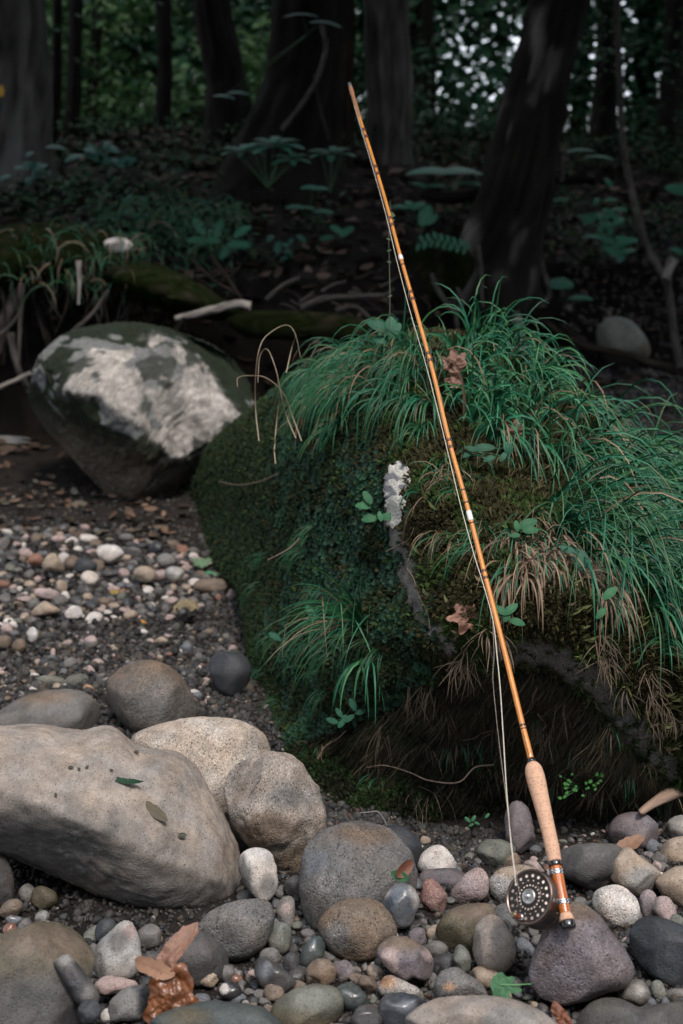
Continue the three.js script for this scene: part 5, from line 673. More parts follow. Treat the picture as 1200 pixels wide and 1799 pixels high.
{ // driftwood
  const a = at(1124, 1428, 2.42), b = at(1235, 1365, 2.6), n = 40, k = 20, pos = [], idx = [], col = [], d = b.clone().sub(a), s = V().crossVectors(d, V(0, 1, 0)).normalize(), u = V().crossVectors(s, d).normalize();
  for (let i = 0; i <= n; i++) for (let j = 0; j < k; j++) { const t = i / n, q = j / k * 6.283, r = lerp(0.005, 0.0155, Math.pow(t, 0.7)) * (1 + 0.12 * noise(t * 6, Math.cos(q) * 1.5, Math.sin(q) * 1.5)) * (i === 0 ? 0.3 : 1), p = d.clone().multiplyScalar(t).addScaledVector(s, Math.cos(q) * r).addScaledVector(u, Math.sin(q) * r + 0.004 * Math.sin(t * 5)); pos.push(p.x, p.y, p.z); const c = 1 + 0.7 * fbm(t * 5, Math.cos(q) * 4, Math.sin(q) * 4, 3); col.push(0.34 * c, 0.24 * c, 0.18 * c); }
  for (let i = 0; i < n; i++) for (let j = 0; j < k; j++) { const e = i * k + j, f = i * k + (j + 1) % k; idx.push(e, e + k, f, f, e + k, f + k); }
  rest('driftwood_stick', geo(pos, idx, col), mat({ vertexColors: true, roughness: 0.85 }), a, 'smooth pale driftwood stick entering from the right edge', 'stick');
}

// ---------------------------------------------------------------- the rocks, roots and litter of the bank
{
  const WHITE = [[105, 692], [128, 655], [165, 622], [232, 612], [250, 640], [268, 618], [258, 596], [278, 588], [330, 632], [378, 680], [421, 738], [400, 752], [350, 790], [298, 806], [262, 770], [232, 728], [190, 706], [150, 690], [118, 700]];
  const ridge = [[100, 690], [180, 695], [225, 728], [262, 770], [300, 806], [420, 745]], sd = (x, y) => { let b = 1e9; for (let i = 0; i < WHITE.length; i++) b = Math.min(b, seg(x, y, [WHITE[i], WHITE[(i + 1) % WHITE.length]])); return inside(WHITE, x, y) ? b : -b; };
  stone('big rock at the left half covered in white lichen and dark moss', 'white', [[52, 705], [58, 655], [88, 606], [138, 574], [200, 567], [268, 569], [330, 584], [392, 612], [440, 655], [448, 715], [420, 760], [370, 800], [318, 850], [290, 893], [255, 903], [205, 880], [135, 812], [72, 745]], {
    mat: DRY, depth: 4.85, thick: 0.75, rough: 0.17, facets: 7, box: 0.82, speck: 0.7, pit: 5, res: 1.5,
    swell: (x, y, p) => 0.012 * sst(-4, 8, sd(x, y) + 26 * fbm(p.x * 9, p.y * 9, p.z * 9, 4)),
    shape: (x, y) => { const above = inside([...ridge, [600, 400], [0, 400]], x, y); return above ? -0.62 * Math.min(160, seg(x, y, ridge)) : -0.25 * Math.min(90, seg(x, y, ridge)); },
    paint: (x, y, p, m1, m2) => { const d = sd(x, y) + 26 * fbm(p.x * 9, p.y * 9, p.z * 9, 4) + 9 * m2, spot = fbm(p.x * 13 + 4, p.y * 13, p.z * 9, 3) + 0.35 * sst(60, 0, Math.hypot((x - 275) / 1.3, y - 640)) + 0.05; const w = sst(-1, 4, d) * (1 - sst(0.16, 0.22, spot)); const low = sst(720, 800, y - (x - 150) * 0.35), grey = sst(0.14, 0.2, fbm(p.x * 8, p.y * 8, p.z * 8 + 7, 3) + 0.1 * sst(40, 0, -d)); const under = [0.1, 0.085, 0.066], moss = [0.012, 0.02, 0.01], g = [0.2, 0.21, 0.21]; const fringe = sst(-9, -1, d) * (1 - w) * 0.35; return [0, 1, 2].map((c) => lerp(lerp(lerp(lerp(moss[c], g[c], 0.8 * grey * (1 - low)), under[c], low), 0.13, fringe), [0.36, 0.34, 0.315][c] * (0.85 + 0.5 * m1 + 0.3 * m2), w)); },
  }, 'boulder', 'lichen_rock');
}
const MOSSY = (x, y, p, m1, m2) => { const g = 1 + 0.9 * m2, s = sst(0.1, 0.35, m1 + 0.3 * m2); return [lerp(0.011, 0.022, s) * g, lerp(0.017, 0.019, s) * g, lerp(0.005, 0.012, s) * g]; };
stone('mossy overhanging edge of the bank at the left above the dark hollow', 'olive', [[-80, 408], [0, 398], [80, 392], [165, 404], [232, 428], [250, 458], [215, 482], [150, 476], [100, 500], [40, 498], [0, 512], [-80, 512]], { depth: 5.75, thick: 1.6, rough: 0.25, facets: 0, paint: MOSSY, mat: 'MOSS', pit: 9 }, 'bank edge', 'mossy_bank_edge');
stone('mossy lip of the bank sloping down to the white birch branch', 'olive', [[180, 478], [250, 460], [325, 486], [385, 522], [428, 548], [380, 562], [300, 548], [225, 516]], { depth: 5.6, thick: 1.6, rough: 0.22, facets: 0, paint: MOSSY, mat: 'MOSS', pit: 9 }, 'bank edge', 'mossy_bank_edge');
stone('dark mossy fallen log behind the left shoulder of the boulder', 'olive', [[395, 560], [440, 548], [540, 548], [640, 560], [680, 585], [640, 604], [540, 596], [430, 590]], { depth: 5.45, thick: 1, rough: 0.12, facets: 0, paint: (x, y, p, a, b) => MOSSY(x, y, p, a, b).map((c) => c * 0.7), mat: 'MOSS', pit: 6 }, 'log', 'mossy_log');
stone('pale stone lying on the mossy bank edge at the left', 'white', [[180, 427], [196, 418], [222, 420], [234, 432], [226, 441], [200, 443], [184, 436]], { depth: 5.5, mat: DRY, rough: 0.25, facets: 6 });
stone('dark mossy mound under the fern in front of the leaning trunk', 'olive', [[690, 470], [730, 428], [790, 420], [830, 450], [850, 500], [800, 540], [720, 535]], { depth: 6.4, rough: 0.15, paint: (x, y, p, a, b) => MOSSY(x, y, p, a, b).map((c) => c * 0.6), mat: 'MOSS', pit: 6 }, 'mound', 'mossy_mound');
const BARK = { dead: [0.055, 0.05, 0.046], dark: [0.0075, 0.0068, 0.0055], pale: [0.2, 0.185, 0.17], brown: [0.026, 0.021, 0.017], grey: [0.06, 0.058, 0.054] };
function limb(name, label, category, pts, r0, r1, tone, d, group) {
  const w = pts.map(([x, y, q]) => at(x, y, q ?? d)), c = new THREE.CatmullRomCurve3(w), n = Math.max(12, pts.length * 8), k = 10, pos = [], idx = [], col = [], b = w[0], q = V(), t3 = V(), s = V(), u = V(), T = BARK[tone];
  for (let i = 0; i <= n; i++) { c.getPointAt(i / n, q); c.getTangentAt(i / n, t3); s.crossVectors(t3, V(0, 0.2, 1)).normalize(); u.crossVectors(s, t3); const r = lerp(r0, r1, i / n); for (let j = 0; j < k; j++) { const a = j / k * 6.283, rr_ = r * (1 + 0.3 * noise(q.x * 9 + Math.cos(a), q.y * 9 + Math.sin(a), q.z * 9) + 0.4 * noise(q.x * 24 + Math.cos(a) * 1.5, q.y * 24 + Math.sin(a) * 1.5, q.z * 24)); pos.push(q.x + s.x * Math.cos(a) * rr_ + u.x * Math.sin(a) * rr_ - b.x, q.y + s.y * Math.cos(a) * rr_ + u.y * Math.sin(a) * rr_ - b.y, q.z + s.z * Math.cos(a) * rr_ + u.z * Math.sin(a) * rr_ - b.z); const m = 1 + 1.7 * fbm(q.x * 16 + Math.cos(a), q.y * 16, q.z * 16 + Math.sin(a), 3); col.push(T[0] * m, T[1] * m, T[2] * m); } }
  for (let i = 0; i < n; i++) for (let j = 0; j < k; j++) { const e = i * k + j, f = i * k + (j + 1) % k; idx.push(e, e + k, f, f, e + k, f + k); }
  return rest(name, geo(pos, idx, col), barkM, b.clone(), label, category, group);
}
const barkM = pmat({ vertexColors: true, roughness: 0.95, specularIntensity: 0.2 });
limb('dead_root', 'thick pale dead root standing at the left edge under the bank', 'root', [[-25, 650], [0, 590], [22, 535], [38, 498]], 0.035, 0.022, 'dead', 5.6);
limb('dead_root', 'thin upright root beside the thick pale dead root', 'root', [[40, 498], [36, 560], [32, 640]], 0.009, 0.008, 'dead', 5.5);
limb('dead_root', 'grey slanting root low at the left edge', 'root', [[18, 585], [30, 640], [52, 690]], 0.014, 0.01, 'dead', 5.4);
limb('dead_root', 'pale root running in from the left edge above the flat-topped rock', 'root', [[-20, 690], [10, 676], [55, 655]], 0.01, 0.008, 'pale', 5.35);
limb('dead_root', 'thin crossing root at the left edge in the dark hollow', 'root', [[-10, 595], [15, 575], [38, 545]], 0.008, 0.006, 'dead', 5.5);
limb('dead_root', 'dark root slanting down inside the dark hollow', 'root', [[58, 515], [72, 560], [92, 620]], 0.018, 0.012, 'brown', 5.75);
limb('dead_branch', 'bare branch rising over the lichen-covered rock from the left', 'branch', [[92, 612], [128, 582], [165, 548], [190, 510]], 0.008, 0.007, 'dead', 5.2);
limb('dead_root', 'short peeled white root hanging from the mossy bank edge', 'root', [[138, 458], [139, 495], [138, 535]], 0.011, 0.005, 'pale', 5.4);
limb('dead_root', 'short root hanging right of the peeled white one', 'root', [[146, 462], [152, 480], [156, 492]], 0.008, 0.005, 'brown', 5.4);
limb('birch_branch', 'white-barked dead branch end lying on the lip of the bank', 'branch', [[308, 560], [345, 551], [380, 542], [413, 534], [440, 540]], 0.011, 0.016, 'pale', 5.3);
limb('dead_branch', 'dark twig under the white-barked branch end', 'branch', [[300, 590], [315, 570], [325, 558]], 0.012, 0.008, 'dark', 5.25);
for (const [label, pts, r, t] of [['long pale stick lying level behind the left shoulder of the boulder', [[530, 540], [575, 524], [620, 521], [672, 520]], 0.014, 'dead'], ['stick rising to the right above the mossy log', [[468, 526], [495, 503], [527, 487]], 0.009, 'dead'], ['thin stick slanting down through the litter left of the mossy log', [[368, 448], [395, 482], [425, 526]], 0.008, 'brown'], ['stick lying in the litter from the left above the mossy log', [[335, 455], [380, 496], [415, 515]], 0.007, 'brown'], ['curved stick behind the mossy log at the right', [[590, 545], [625, 540], [650, 560], [664, 590]], 0.008, 'dead'], ['forked stick in the litter above the mossy log', [[565, 512], [585, 500], [608, 494]], 0.007, 'dead'], ['short stick standing on the log behind the arching stalks', [[558, 560], [560, 590], [556, 605]], 0.02, 'pale']]) limb('dead_stick', label, 'stick', pts, r, r * 0.7, t, 5.6);
seed = 300; for (let k = 0; k < 34; k++) { const x = rr(330, 690), y = lerp(490, 550, R()) + (x < 430 ? (x - 430) * 0.35 : 0), a = rr(-0.7, 0.7), l = rr(15, 48); limb('litter_stick', 'short grey stick in the dark litter above the mossy log', 'stick', [[x, y], [x + l * Math.cos(a) * 0.5, y - l * Math.sin(a) * 0.5 - rr(-3, 5)], [x + l * Math.cos(a), y - l * Math.sin(a)]], rr(0.003, 0.007), 0.003, R() < 0.5 ? 'brown' : 'dead', 5.65, 'sticks littering the bank behind the boulder'); }
for (const [label, pts, r, r1, t, d] of [['wiry root dangling left of the forked root behind the boulder', [[738, 522], [752, 535], [757, 560]], 0.009, 0.006, 'brown', 6.2], ['forked pale root behind the crest grass, left prong', [[757, 480], [770, 510], [786, 535], [802, 552]], 0.009, 0.014, 'dead', 6.1], ['forked pale root behind the crest grass, right prong', [[802, 505], [812, 528], [802, 552], [804, 590]], 0.009, 0.012, 'dead', 6.1], ['long thin root hanging beside the leaning trunk', [[840, 430], [846, 470], [846, 515], [850, 545]], 0.009, 0.007, 'dead', 6.2], ['gnarled white root at the foot of the leaning trunk', [[897, 516], [903, 545], [912, 585], [916, 625]], 0.02, 0.026, 'pale', 6.3], ['looped pale root right of the leaning trunk foot', [[948, 458], [958, 490], [964, 520], [950, 534], [936, 530]], 0.018, 0.012, 'dead', 6.6], ['long root lying across the right bank below the slanting rock', [[930, 545], [985, 588], [1040, 612], [1100, 622], [1150, 640], [1205, 655]], 0.014, 0.022, 'brown', 6.75], ['upper root lying across the right bank toward the slanting rock', [[985, 570], [1030, 605], [1080, 618]], 0.012, 0.012, 'brown', 6.8], ['pale stub of wood sticking out of the litter on the right bank', [[1168, 490], [1176, 472], [1182, 455]], 0.02, 0.026, 'pale', 6.9], ['mossy curved branch spanning toward the leaning trunk', [[740, 342], [790, 348], [840, 340], [880, 318]], 0.02, 0.03, 'dark', 6.8], ['bare vine curving up in front of the big dark trunk', [[495, 228], [525, 190], [556, 140], [572, 80], [566, 45]], 0.01, 0.012, 'dead', 6.6], ['thin stem under the bare vine', [[552, 130], [562, 190], [578, 245]], 0.006, 0.006, 'brown', 6.6], ['upright snag in front of the leaning trunk on the right', [[985, 275], [988, 300], [986, 320]], 0.014, 0.012, 'dead', 6.6]]) limb('bare_root', label, /branch|vine|stem|snag|wood/.test(label) ? 'branch' : 'root', pts, r, r1, t, d);
seed = 818; for (let k = 0; k < 46; k++) { const x = rr(0, 330), y0 = lerp(478, 545, clamp(x / 380, 0, 1)) + rr(-12, 14), l = rr(40, 150) * (1 - x / 700), dx = rr(-40, 40); limb('hanging_root', 'thin root in the tangle hanging under the mossy bank edge', 'root', [[x, y0], [x + dx * 0.4 + rr(-8, 8), y0 + l * 0.4], [x + dx + rr(-6, 6), y0 + l]], rr(0.003, 0.008), 0.002, pick(['brown', 'dead', 'dark']), rr(5.55, 5.75), 'roots hanging under the mossy bank edge'); }
limb('sapling_stem', 'crooked pale sapling stem climbing the bank at the right edge', 'sapling', [[1196, 650, 6.6], [1182, 570, 6.75], [1172, 500, 6.9], [1140, 440, 7.1], [1118, 370, 7.3], [1102, 300, 7.5], [1094, 245, 7.6], [1088, 120, 7.8], [1082, -40, 8]], 0.02, 0.014, 'dead', 7);
limb('mossy_bough', 'dark horizontal log on the far bank right of the leaning trunk', 'log', [[975, 318], [1010, 316], [1045, 318]], 0.022, 0.02, 'dark', 7.2);

// ---------------------------------------------------------------- trees
function clusterGeo(n, rad, L, w) { const pos = [], idx = []; for (let k = 0; k < n; k++) { const c = V(rr(-1, 1), rr(-0.7, 0.7), rr(-1, 1)).multiplyScalar(rad), q = euler(rr(-0.9, 0.9), rr(0, 6.3), rr(-0.6, 0.6)), b = pos.length / 3, l = L * rr(0.7, 1.25), ww = w * rr(0.7, 1.2); for (const [x, y, z] of [[0, 0, 0], [-ww / 2, 0.12 * ww, l * 0.45], [ww / 2, 0.12 * ww, l * 0.45], [0, -0.1 * l, l]]) { const p = V(x, y, z).applyQuaternion(q).add(c); pos.push(p.x, p.y, p.z); } idx.push(b, b + 1, b + 2, b + 1, b + 3, b + 2); } return geo(pos, idx); }
seed = 4242;
const CL = [clusterGeo(14, 0.24, 0.1, 0.06), clusterGeo(14, 0.24, 0.085, 0.055)], BIG = clusterGeo(16, 0.5, 0.26, 0.17);
const farLeafM = pmat({ roughness: 0.7, specularIntensity: 0.2 }), canopyM = LEAFY({ transmission: 0.35 });
function tree(name, label, pts, widths, tone, crown, group, o = {}) { // pts [px, py, depth] from foot to top, widths px
  const w = pts.map(([x, y, d]) => at(x, y, d)), b = w[0].clone(), t = base(name, b, label, 'tree', group), c = new THREE.CatmullRomCurve3(w.map((p) => p.clone().sub(b))), n = o.n ?? 90, k = o.k ?? 40, pos = [], idx = [], col = [], q = V(), T = BARK[tone];
  for (let i = 0; i <= n; i++) { const u = i / n, m = u * (pts.length - 1), a = Math.min(pts.length - 2, Math.floor(m)), f = m - a; c.getPoint(u, q); const r = lerp(widths[a] * pts[a][2], widths[a + 1] * pts[a + 1][2], f) / FPX / 2; for (let j = 0; j < k; j++) { const g = j / k * 6.283, cx = Math.cos(g), sz = Math.sin(g), flare = i / n < 0.2 ? (o.flare ?? 0.25) * (1 - u * 5) ** 2 * (1 + 1.2 * Math.sin(g * 3 + pts[0][0])) : 0, furrow = Math.abs(noise(cx * 5 + pts[0][0], q.y * 1.6, sz * 5)) + 0.5 * Math.abs(noise(cx * 11, q.y * 4, sz * 11 + 3)), R2 = r * (0.88 + 0.36 * furrow + flare + 0.1 * noise(cx, q.y * 2, sz + 5)); pos.push(q.x + cx * R2, q.y, q.z + sz * R2); const pat = sst(0.16, 0.28, fbm(cx * 1.5 + pts[0][0], q.y * 2.2, sz * 1.5, 3)), v = (0.3 + 2 * furrow) * (1 + 0.8 * fbm(cx * 3 + 7, q.y * 6, sz * 3, 3)), pm = (o.patch ?? 0) * pat; for (let e = 0; e < 3; e++) col.push(lerp(T[e], [0.075, 0.07, 0.064][e], pm) * v); } }
  for (let i = 0; i < n; i++) for (let j = 0; j < k; j++) { const e = i * k + j, f = i * k + (j + 1) % k; idx.push(e, e + k, f, f, e + k, f + k); }
  mesh('trunk', geo(pos, idx, col), barkM, t);
  if (crown) { const [r, h, num, dx = 0, dz = 0] = crown, top = w[w.length - 1].clone().sub(b), cs = V(top.x * 1.4 + dx, dz ? h : Math.max(h, top.y), top.z + dz), ms = [], cc = []; for (let e = 0; e < num; e++) { const v = V(rr(-1, 1), rr(-1, 1), rr(-1, 1)); if (v.length() > 1) { e--; continue; } if (v.length() < 0.45 && R() < 0.6) v.setLength(rr(0.6, 1)); ms.push(compose(V(cs.x + v.x * r, cs.y + v.y * r * 0.55, cs.z + v.z * r), euler(rr(-0.5, 0.5), rr(0, 6.3), rr(-0.5, 0.5)), rr(0.75, 1.3))); const s = rr(0.7, 1.3); cc.push(C(0.03 * s, 0.085 * s, 0.032 * s)); } stuff(instanced('crown', BIG, canopyM, ms, cc, t)); const br = []; for (let e = 0; e < 6; e++) { const a = rr(0, 6.28), tip = V(cs.x + Math.cos(a) * r * 0.7, cs.y + rr(-0.2, 0.4) * r, cs.z + Math.sin(a) * r * 0.7), st = top.clone().multiplyScalar(0.96); br.push(tube([st, st.clone().lerp(tip, 0.5).add(V(0, 0.3, 0)), tip], 0.07, 0.02, 10, 6)); } mesh('limbs', mergeGeometries(br), branchM, t); }
  return t;
}
const branchM = mat({ color: C(0.03, 0.025, 0.02), roughness: 0.9 });
tree('old_tree', 'thick grey furrowed trunk at the left edge of the wood', [[20, 345, 7.4], [28, 250, 7.4], [30, 120, 7.5], [22, -60, 7.6], [10, -700, 7.9]], [150, 122, 112, 106, 90], 'grey', [2.8, 4.9, 1000, -0.6, 3.1], null, { patch: 0.4 });
tree('dark_tree', 'broad black trunk with flaring roots in the middle of the wood', [[478, 400, 7.3], [505, 240, 7.35], [535, 120, 7.4], [545, -60, 7.5], [540, -700, 7.8]], [260, 170, 126, 118, 110], 'dark', [2.8, 4.8, 1100, 0, 2.6], null, { flare: 0.3 });
tree('dark_tree', 'dim trunk forking behind the broad black trunk on its left', [[420, 360, 8.2], [398, 150, 8.3], [372, 0, 8.4], [350, -500, 8.6]], [120, 70, 60, 55], 'dark', null);
tree('reddish_tree', 'narrow dark reddish trunk right of the broad black trunk', [[596, 360, 7.9], [600, 200, 7.9], [602, 0, 8], [604, -600, 8.2]], [60, 44, 40, 38], 'brown', null);
tree('grey_tree', 'straight grey trunk behind the rod tip', [[680, 400, 8.0], [684, 250, 8.0], [682, 120, 8.05], [678, -40, 8.1], [672, -600, 8.3]], [104, 82, 76, 74, 70], 'grey', [2.8, 5.2, 1100, 1.2, 3.5], null, { patch: 0.3 });
tree('leaning_tree', 'big dark trunk with pale bark patches leaning right behind the boulder', [[845, 540, 6.5], [880, 420, 6.5], [918, 280, 6.5], [950, 140, 6.55], [985, -20, 6.6], [1100, -600, 6.9]], [190, 132, 116, 106, 98, 90], 'dark', [2.7, 5.2, 1100, 1.4, 2.0], null, { patch: 0.8, flare: 0.15 });
for (const [x, d, wd, label] of [[132, 10, 24, 'slim dark trunk right of the thick grey trunk'], [100, 9, 16, 'slim trunk touching the thick grey trunk on its right'], [165, 11, 20, 'slim trunk in the wood left of the sun-tinted leaves'], [1066, 9.6, 40, 'dim upright trunk right of the leaning trunk'], [290, 10, 26, 'slim dark trunk left of the forking trunk'], [1180, 10, 34, 'dim trunk at the right edge of the wood'], [232, 12, 20, 'slim trunk amid the sun-tinted leaves at the left'], [755, 11, 22, 'slim trunk right of the straight grey trunk']]) tree('slender_tree', label, [[x - 8, 300 - (d - 9) * 14, d], [x, 120, d], [x + rr(-14, 14), -60, d], [x + rr(-60, 60), -600, d + 0.4]], [wd * 1.25, wd, wd * 0.9, wd * 0.7], 'dark', null, null, { k: 18, n: 50 });
seed = 555; for (let k = 0; k < 26; k++) { const x = rr(k < 8 ? -400 : 520, k < 8 ? 420 : 1600), d = k < 8 ? rr(26, 32) : rr(13, 26), wd = rr(0.1, 0.24) * FPX / d, y0 = 236 - (d - 13) * 3; tree('far_tree', 'slender dark trunk standing far back in the wood', [[x, y0 + 20, d], [x + rr(-10, 10), 100, d], [x + rr(-25, 25), -60, d], [x + rr(-60, 60), -350, d]], [wd * 1.2, wd, wd * 0.9, wd * 0.7], k % 3 ? 'dark' : 'brown', null, 'slender trunks far back in the wood', { k: 12, n: 24 }); }
// the trees that close the stream in on the other sides, outside the picture, and shade it from all but the sky overhead
seed = 66; const ringTree = (x, z, h, r, num) => { const b = V(x, ground(x, z) - 0.1, z), t = base('streamside_tree', b, 'leafy tree standing by the stream outside the picture', 'tree', 'streamside trees outside the picture'); mesh('trunk', tube([V(0, 0, 0), V(rr(-0.1, 0.1), h * 0.5, 0), V(rr(-0.2, 0.2), h, 0)], 0.16, 0.07, 20, 12), branchM, t); const ms = [], cc = []; for (let e = 0; e < num; e++) { const v = V(rr(-1, 1), rr(-1, 1), rr(-1, 1)); if (v.length() > 1) { e--; continue; } ms.push(compose(V(v.x * r, h + v.y * r * 0.75, v.z * r), euler(rr(-0.5, 0.5), rr(0, 6.3), rr(-0.5, 0.5)), rr(0.75, 1.3))); const s = rr(0.7, 1.3); cc.push(C(0.03 * s, 0.08 * s, 0.035 * s)); } stuff(instanced('crown', BIG, canopyM, ms, cc, t)); };
for (const [x, z, h, r, n] of [[-6, 2.6, 4.2, 3.5, 560], [-3.2, 5.8, 4.2, 3.5, 560], [1, 6.8, 4, 3.5, 560], [5, 5.2, 4.2, 3.5, 560], [6.6, 1.5, 4.2, 3.5, 560], [6.6, -2.8, 4.2, 3.5, 560], [-6.4, -1.8, 4.2, 3.5, 560], [-6, -5.6, 4.4, 3, 420], [6.2, -6.6, 4.6, 3, 420], [3.4, -7.4, 5.4, 3, 460], [5.6, -10.5, 6.4, 3.2, 420]]) ringTree(x, z, h, r, n);
// the undergrowth and the leafy wall of the far wood
{
  seed = 909; const ms = [[], []], cs = [[], []];
  for (let k = 0; k < 30000; k++) {
    const z = R() < 0.5 ? -rr(11, 34) : -rr(13.5, 16.5), x = rr(-1, 1) * (2.5 + -z * 0.42), top = 1.2 + -z * 0.16, y = ground(x, z) + Math.pow(R(), 0.8) * (top + 1.2), px = 600 + (x / -z) * FPX, f = fbm(x * 0.42 + 3, y * 0.6, z * 0.3, 3); if (f < -0.16 && px > 700) continue;
    const py = project(V(x, y, z))[1], i = k & 1; const hole = px > 700 ? noise(x * 4.6, y * 4.6, 3) + 0.5 * noise(x * 1.3, y * 1.3, 8) : 0; if (px > 700 && z < -17) continue; if (hole > 0.27) continue;
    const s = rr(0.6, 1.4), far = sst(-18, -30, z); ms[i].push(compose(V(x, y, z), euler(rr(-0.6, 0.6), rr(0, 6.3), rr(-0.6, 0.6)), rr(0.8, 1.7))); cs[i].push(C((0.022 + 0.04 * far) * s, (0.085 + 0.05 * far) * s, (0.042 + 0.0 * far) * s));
  }
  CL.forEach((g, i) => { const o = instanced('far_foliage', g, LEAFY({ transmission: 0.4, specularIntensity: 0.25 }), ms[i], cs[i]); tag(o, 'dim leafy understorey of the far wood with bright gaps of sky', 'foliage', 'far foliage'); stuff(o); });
  const sm = [], sc = []; for (let k = 0; k < 900; k++) { const z = -rr(10.6, 13), q = R() < 0.7 ? [rr(70, 340), rr(-30, 215)] : [rr(425, 520), rr(0, 150)], p = at(q[0], q[1], -z); if (fbm(p.x * 1.7 + 4, p.y * 1.7, 6, 3) < 0.12) continue; const s = rr(0.6, 1.3); sm.push(compose(p, euler(rr(-0.6, 0.6), rr(0, 6.3), rr(-0.6, 0.6)), rr(0.7, 1.2))); sc.push(C(0.085 * s, 0.2 * s, 0.065 * s)); }  // brighter yellow-green leaf colour paints in sunlight
  tag(stuff(instanced('sun_tinted_foliage', CL[0], LEAFY({ transmission: 0.45 }), sm, sc)), 'foliage coloured brighter yellow-green to paint in sunlight between the trunks at the upper left', 'foliage');
  const md = [], mc = []; for (let k = 0; k < 900; k++) { const q = [rr(-40, 1240), rr(-60, 260)], z = rr(8.6, 10.8), p = at(q[0], q[1], z); if (fbm(p.x * 0.9 + 8, p.y * 1.2, z, 3) < 0.1) continue; const s = rr(0.5, 1.3), wm = rr(0, 0.02); md.push(compose(p, euler(rr(-0.6, 0.6), rr(0, 6.3), rr(-0.6, 0.6)), rr(0.5, 0.9))); mc.push(C((0.016 + wm) * s, 0.065 * s, (0.034 - wm * 0.5) * s)); }
  tag(stuff(instanced('sapling_foliage', CL[1], LEAFY({ transmission: 0.35, specularIntensity: 0.2 }), md, mc)), 'sprays of dim sapling leaves hanging between the nearer trunks', 'foliage');
  const us = [], uc = []; for (let k = 0; k < 5200; k++) { const z = -rr(5.9, 15), x = rr(-1, 1) * (0.6 - z * 0.32); if (edgeZ(x) - z < 0.25) continue; const f = fbm(x * 0.9, z * 0.9, 2, 3); if (f < -0.02 - (x < -0.4 ? 0.12 : 0)) continue; const h = rr(0.02, 0.28) * (0.5 + Math.max(0, f) * 2), s = rr(0.5, 1.3); us.push(compose(V(x, ground(x, z) + h, z), euler(rr(-0.4, 0.4), rr(0, 6.3), rr(-0.4, 0.4)), rr(0.3, 0.62))); const wm = rr(0, 0.018); uc.push(C((0.014 + wm) * s, 0.05 * s, (0.028 - wm * 0.6) * s)); }
  tag(stuff(instanced('undergrowth', CL[1], farLeafM, us, uc)), 'low dark green undergrowth on the floor of the wood', 'undergrowth');
  const lg = leafGeo(oval(0.5), 0.07, (x, y) => 0.5 * x * x + 0.3 * y * y, 2, 8), ls = [], lc = []; for (let k = 0; k < 9000; k++) { const z = -rr(5.2, 13), x = rr(-1, 1) * (0.4 - z * 0.3), u = edgeZ(x) - z; if (u < -0.5 && R() < 0.75) continue; if (u < 0.02 && u > -0.3) continue; ls.push(compose(V(x, ground(x, z) + rr(0.004, 0.03), z), euler(rr(-0.6, 0.6), rr(0, 6.3), rr(-0.6, 0.6)), rr(0.5, 1.3))); const s = rr(0.4, 1.3); lc.push(pick([C(0.055 * s, 0.036 * s, 0.027 * s), C(0.03 * s, 0.02 * s, 0.015 * s), C(0.1 * s, 0.072 * s, 0.056 * s)])); }
  for (let k = 0; k < 200; k++) { const q = onY(rr(-20, 330), rr(862, 950), 0.07); ls.push(compose(V(q.x, ground(q.x, q.z) + 0.012, q.z), euler(rr(-0.6, 0.6), rr(0, 6.3), rr(-0.6, 0.6)), rr(0.3, 0.8))); const s = rr(0.5, 1.3); lc.push(pick([C(0.15 * s, 0.1 * s, 0.07 * s), C(0.14 * s, 0.13 * s, 0.1 * s), C(0.08 * s, 0.06 * s, 0.045 * s)])); }
  tag(stuff(instanced('leaf_litter', lg, pmat({ roughness: 0.85, specularIntensity: 0.3 }), ls, lc)), 'brown dead leaves littering the bank and the floor of the wood', 'leaf litter');
  const gb = new Blades(); for (let k = 0; k < 900; k++) { const q = k < 420 ? at(rr(-20, 260), rr(400, 500), rr(5.45, 5.9)) : at(rr(180, 420), rr(350, 470), rr(6, 6.8)); gb.add(q, V(rr(-0.8, 0.8), rr(-0.2, 1), rr(0, 0.8)), rr(0.06, 0.2), rr(0.004, 0.008), rr(2, 4), R() < 0.25 && k < 420 ? STRAW().map((c) => c * 0.7) : GREEN().map((c) => c * 0.7), { n: 5 }); }
  tag(stuff(gb.build('bank_grass', grassM)), 'dim grass and straw drooping over the mossy bank edge at the left', 'grass');
}
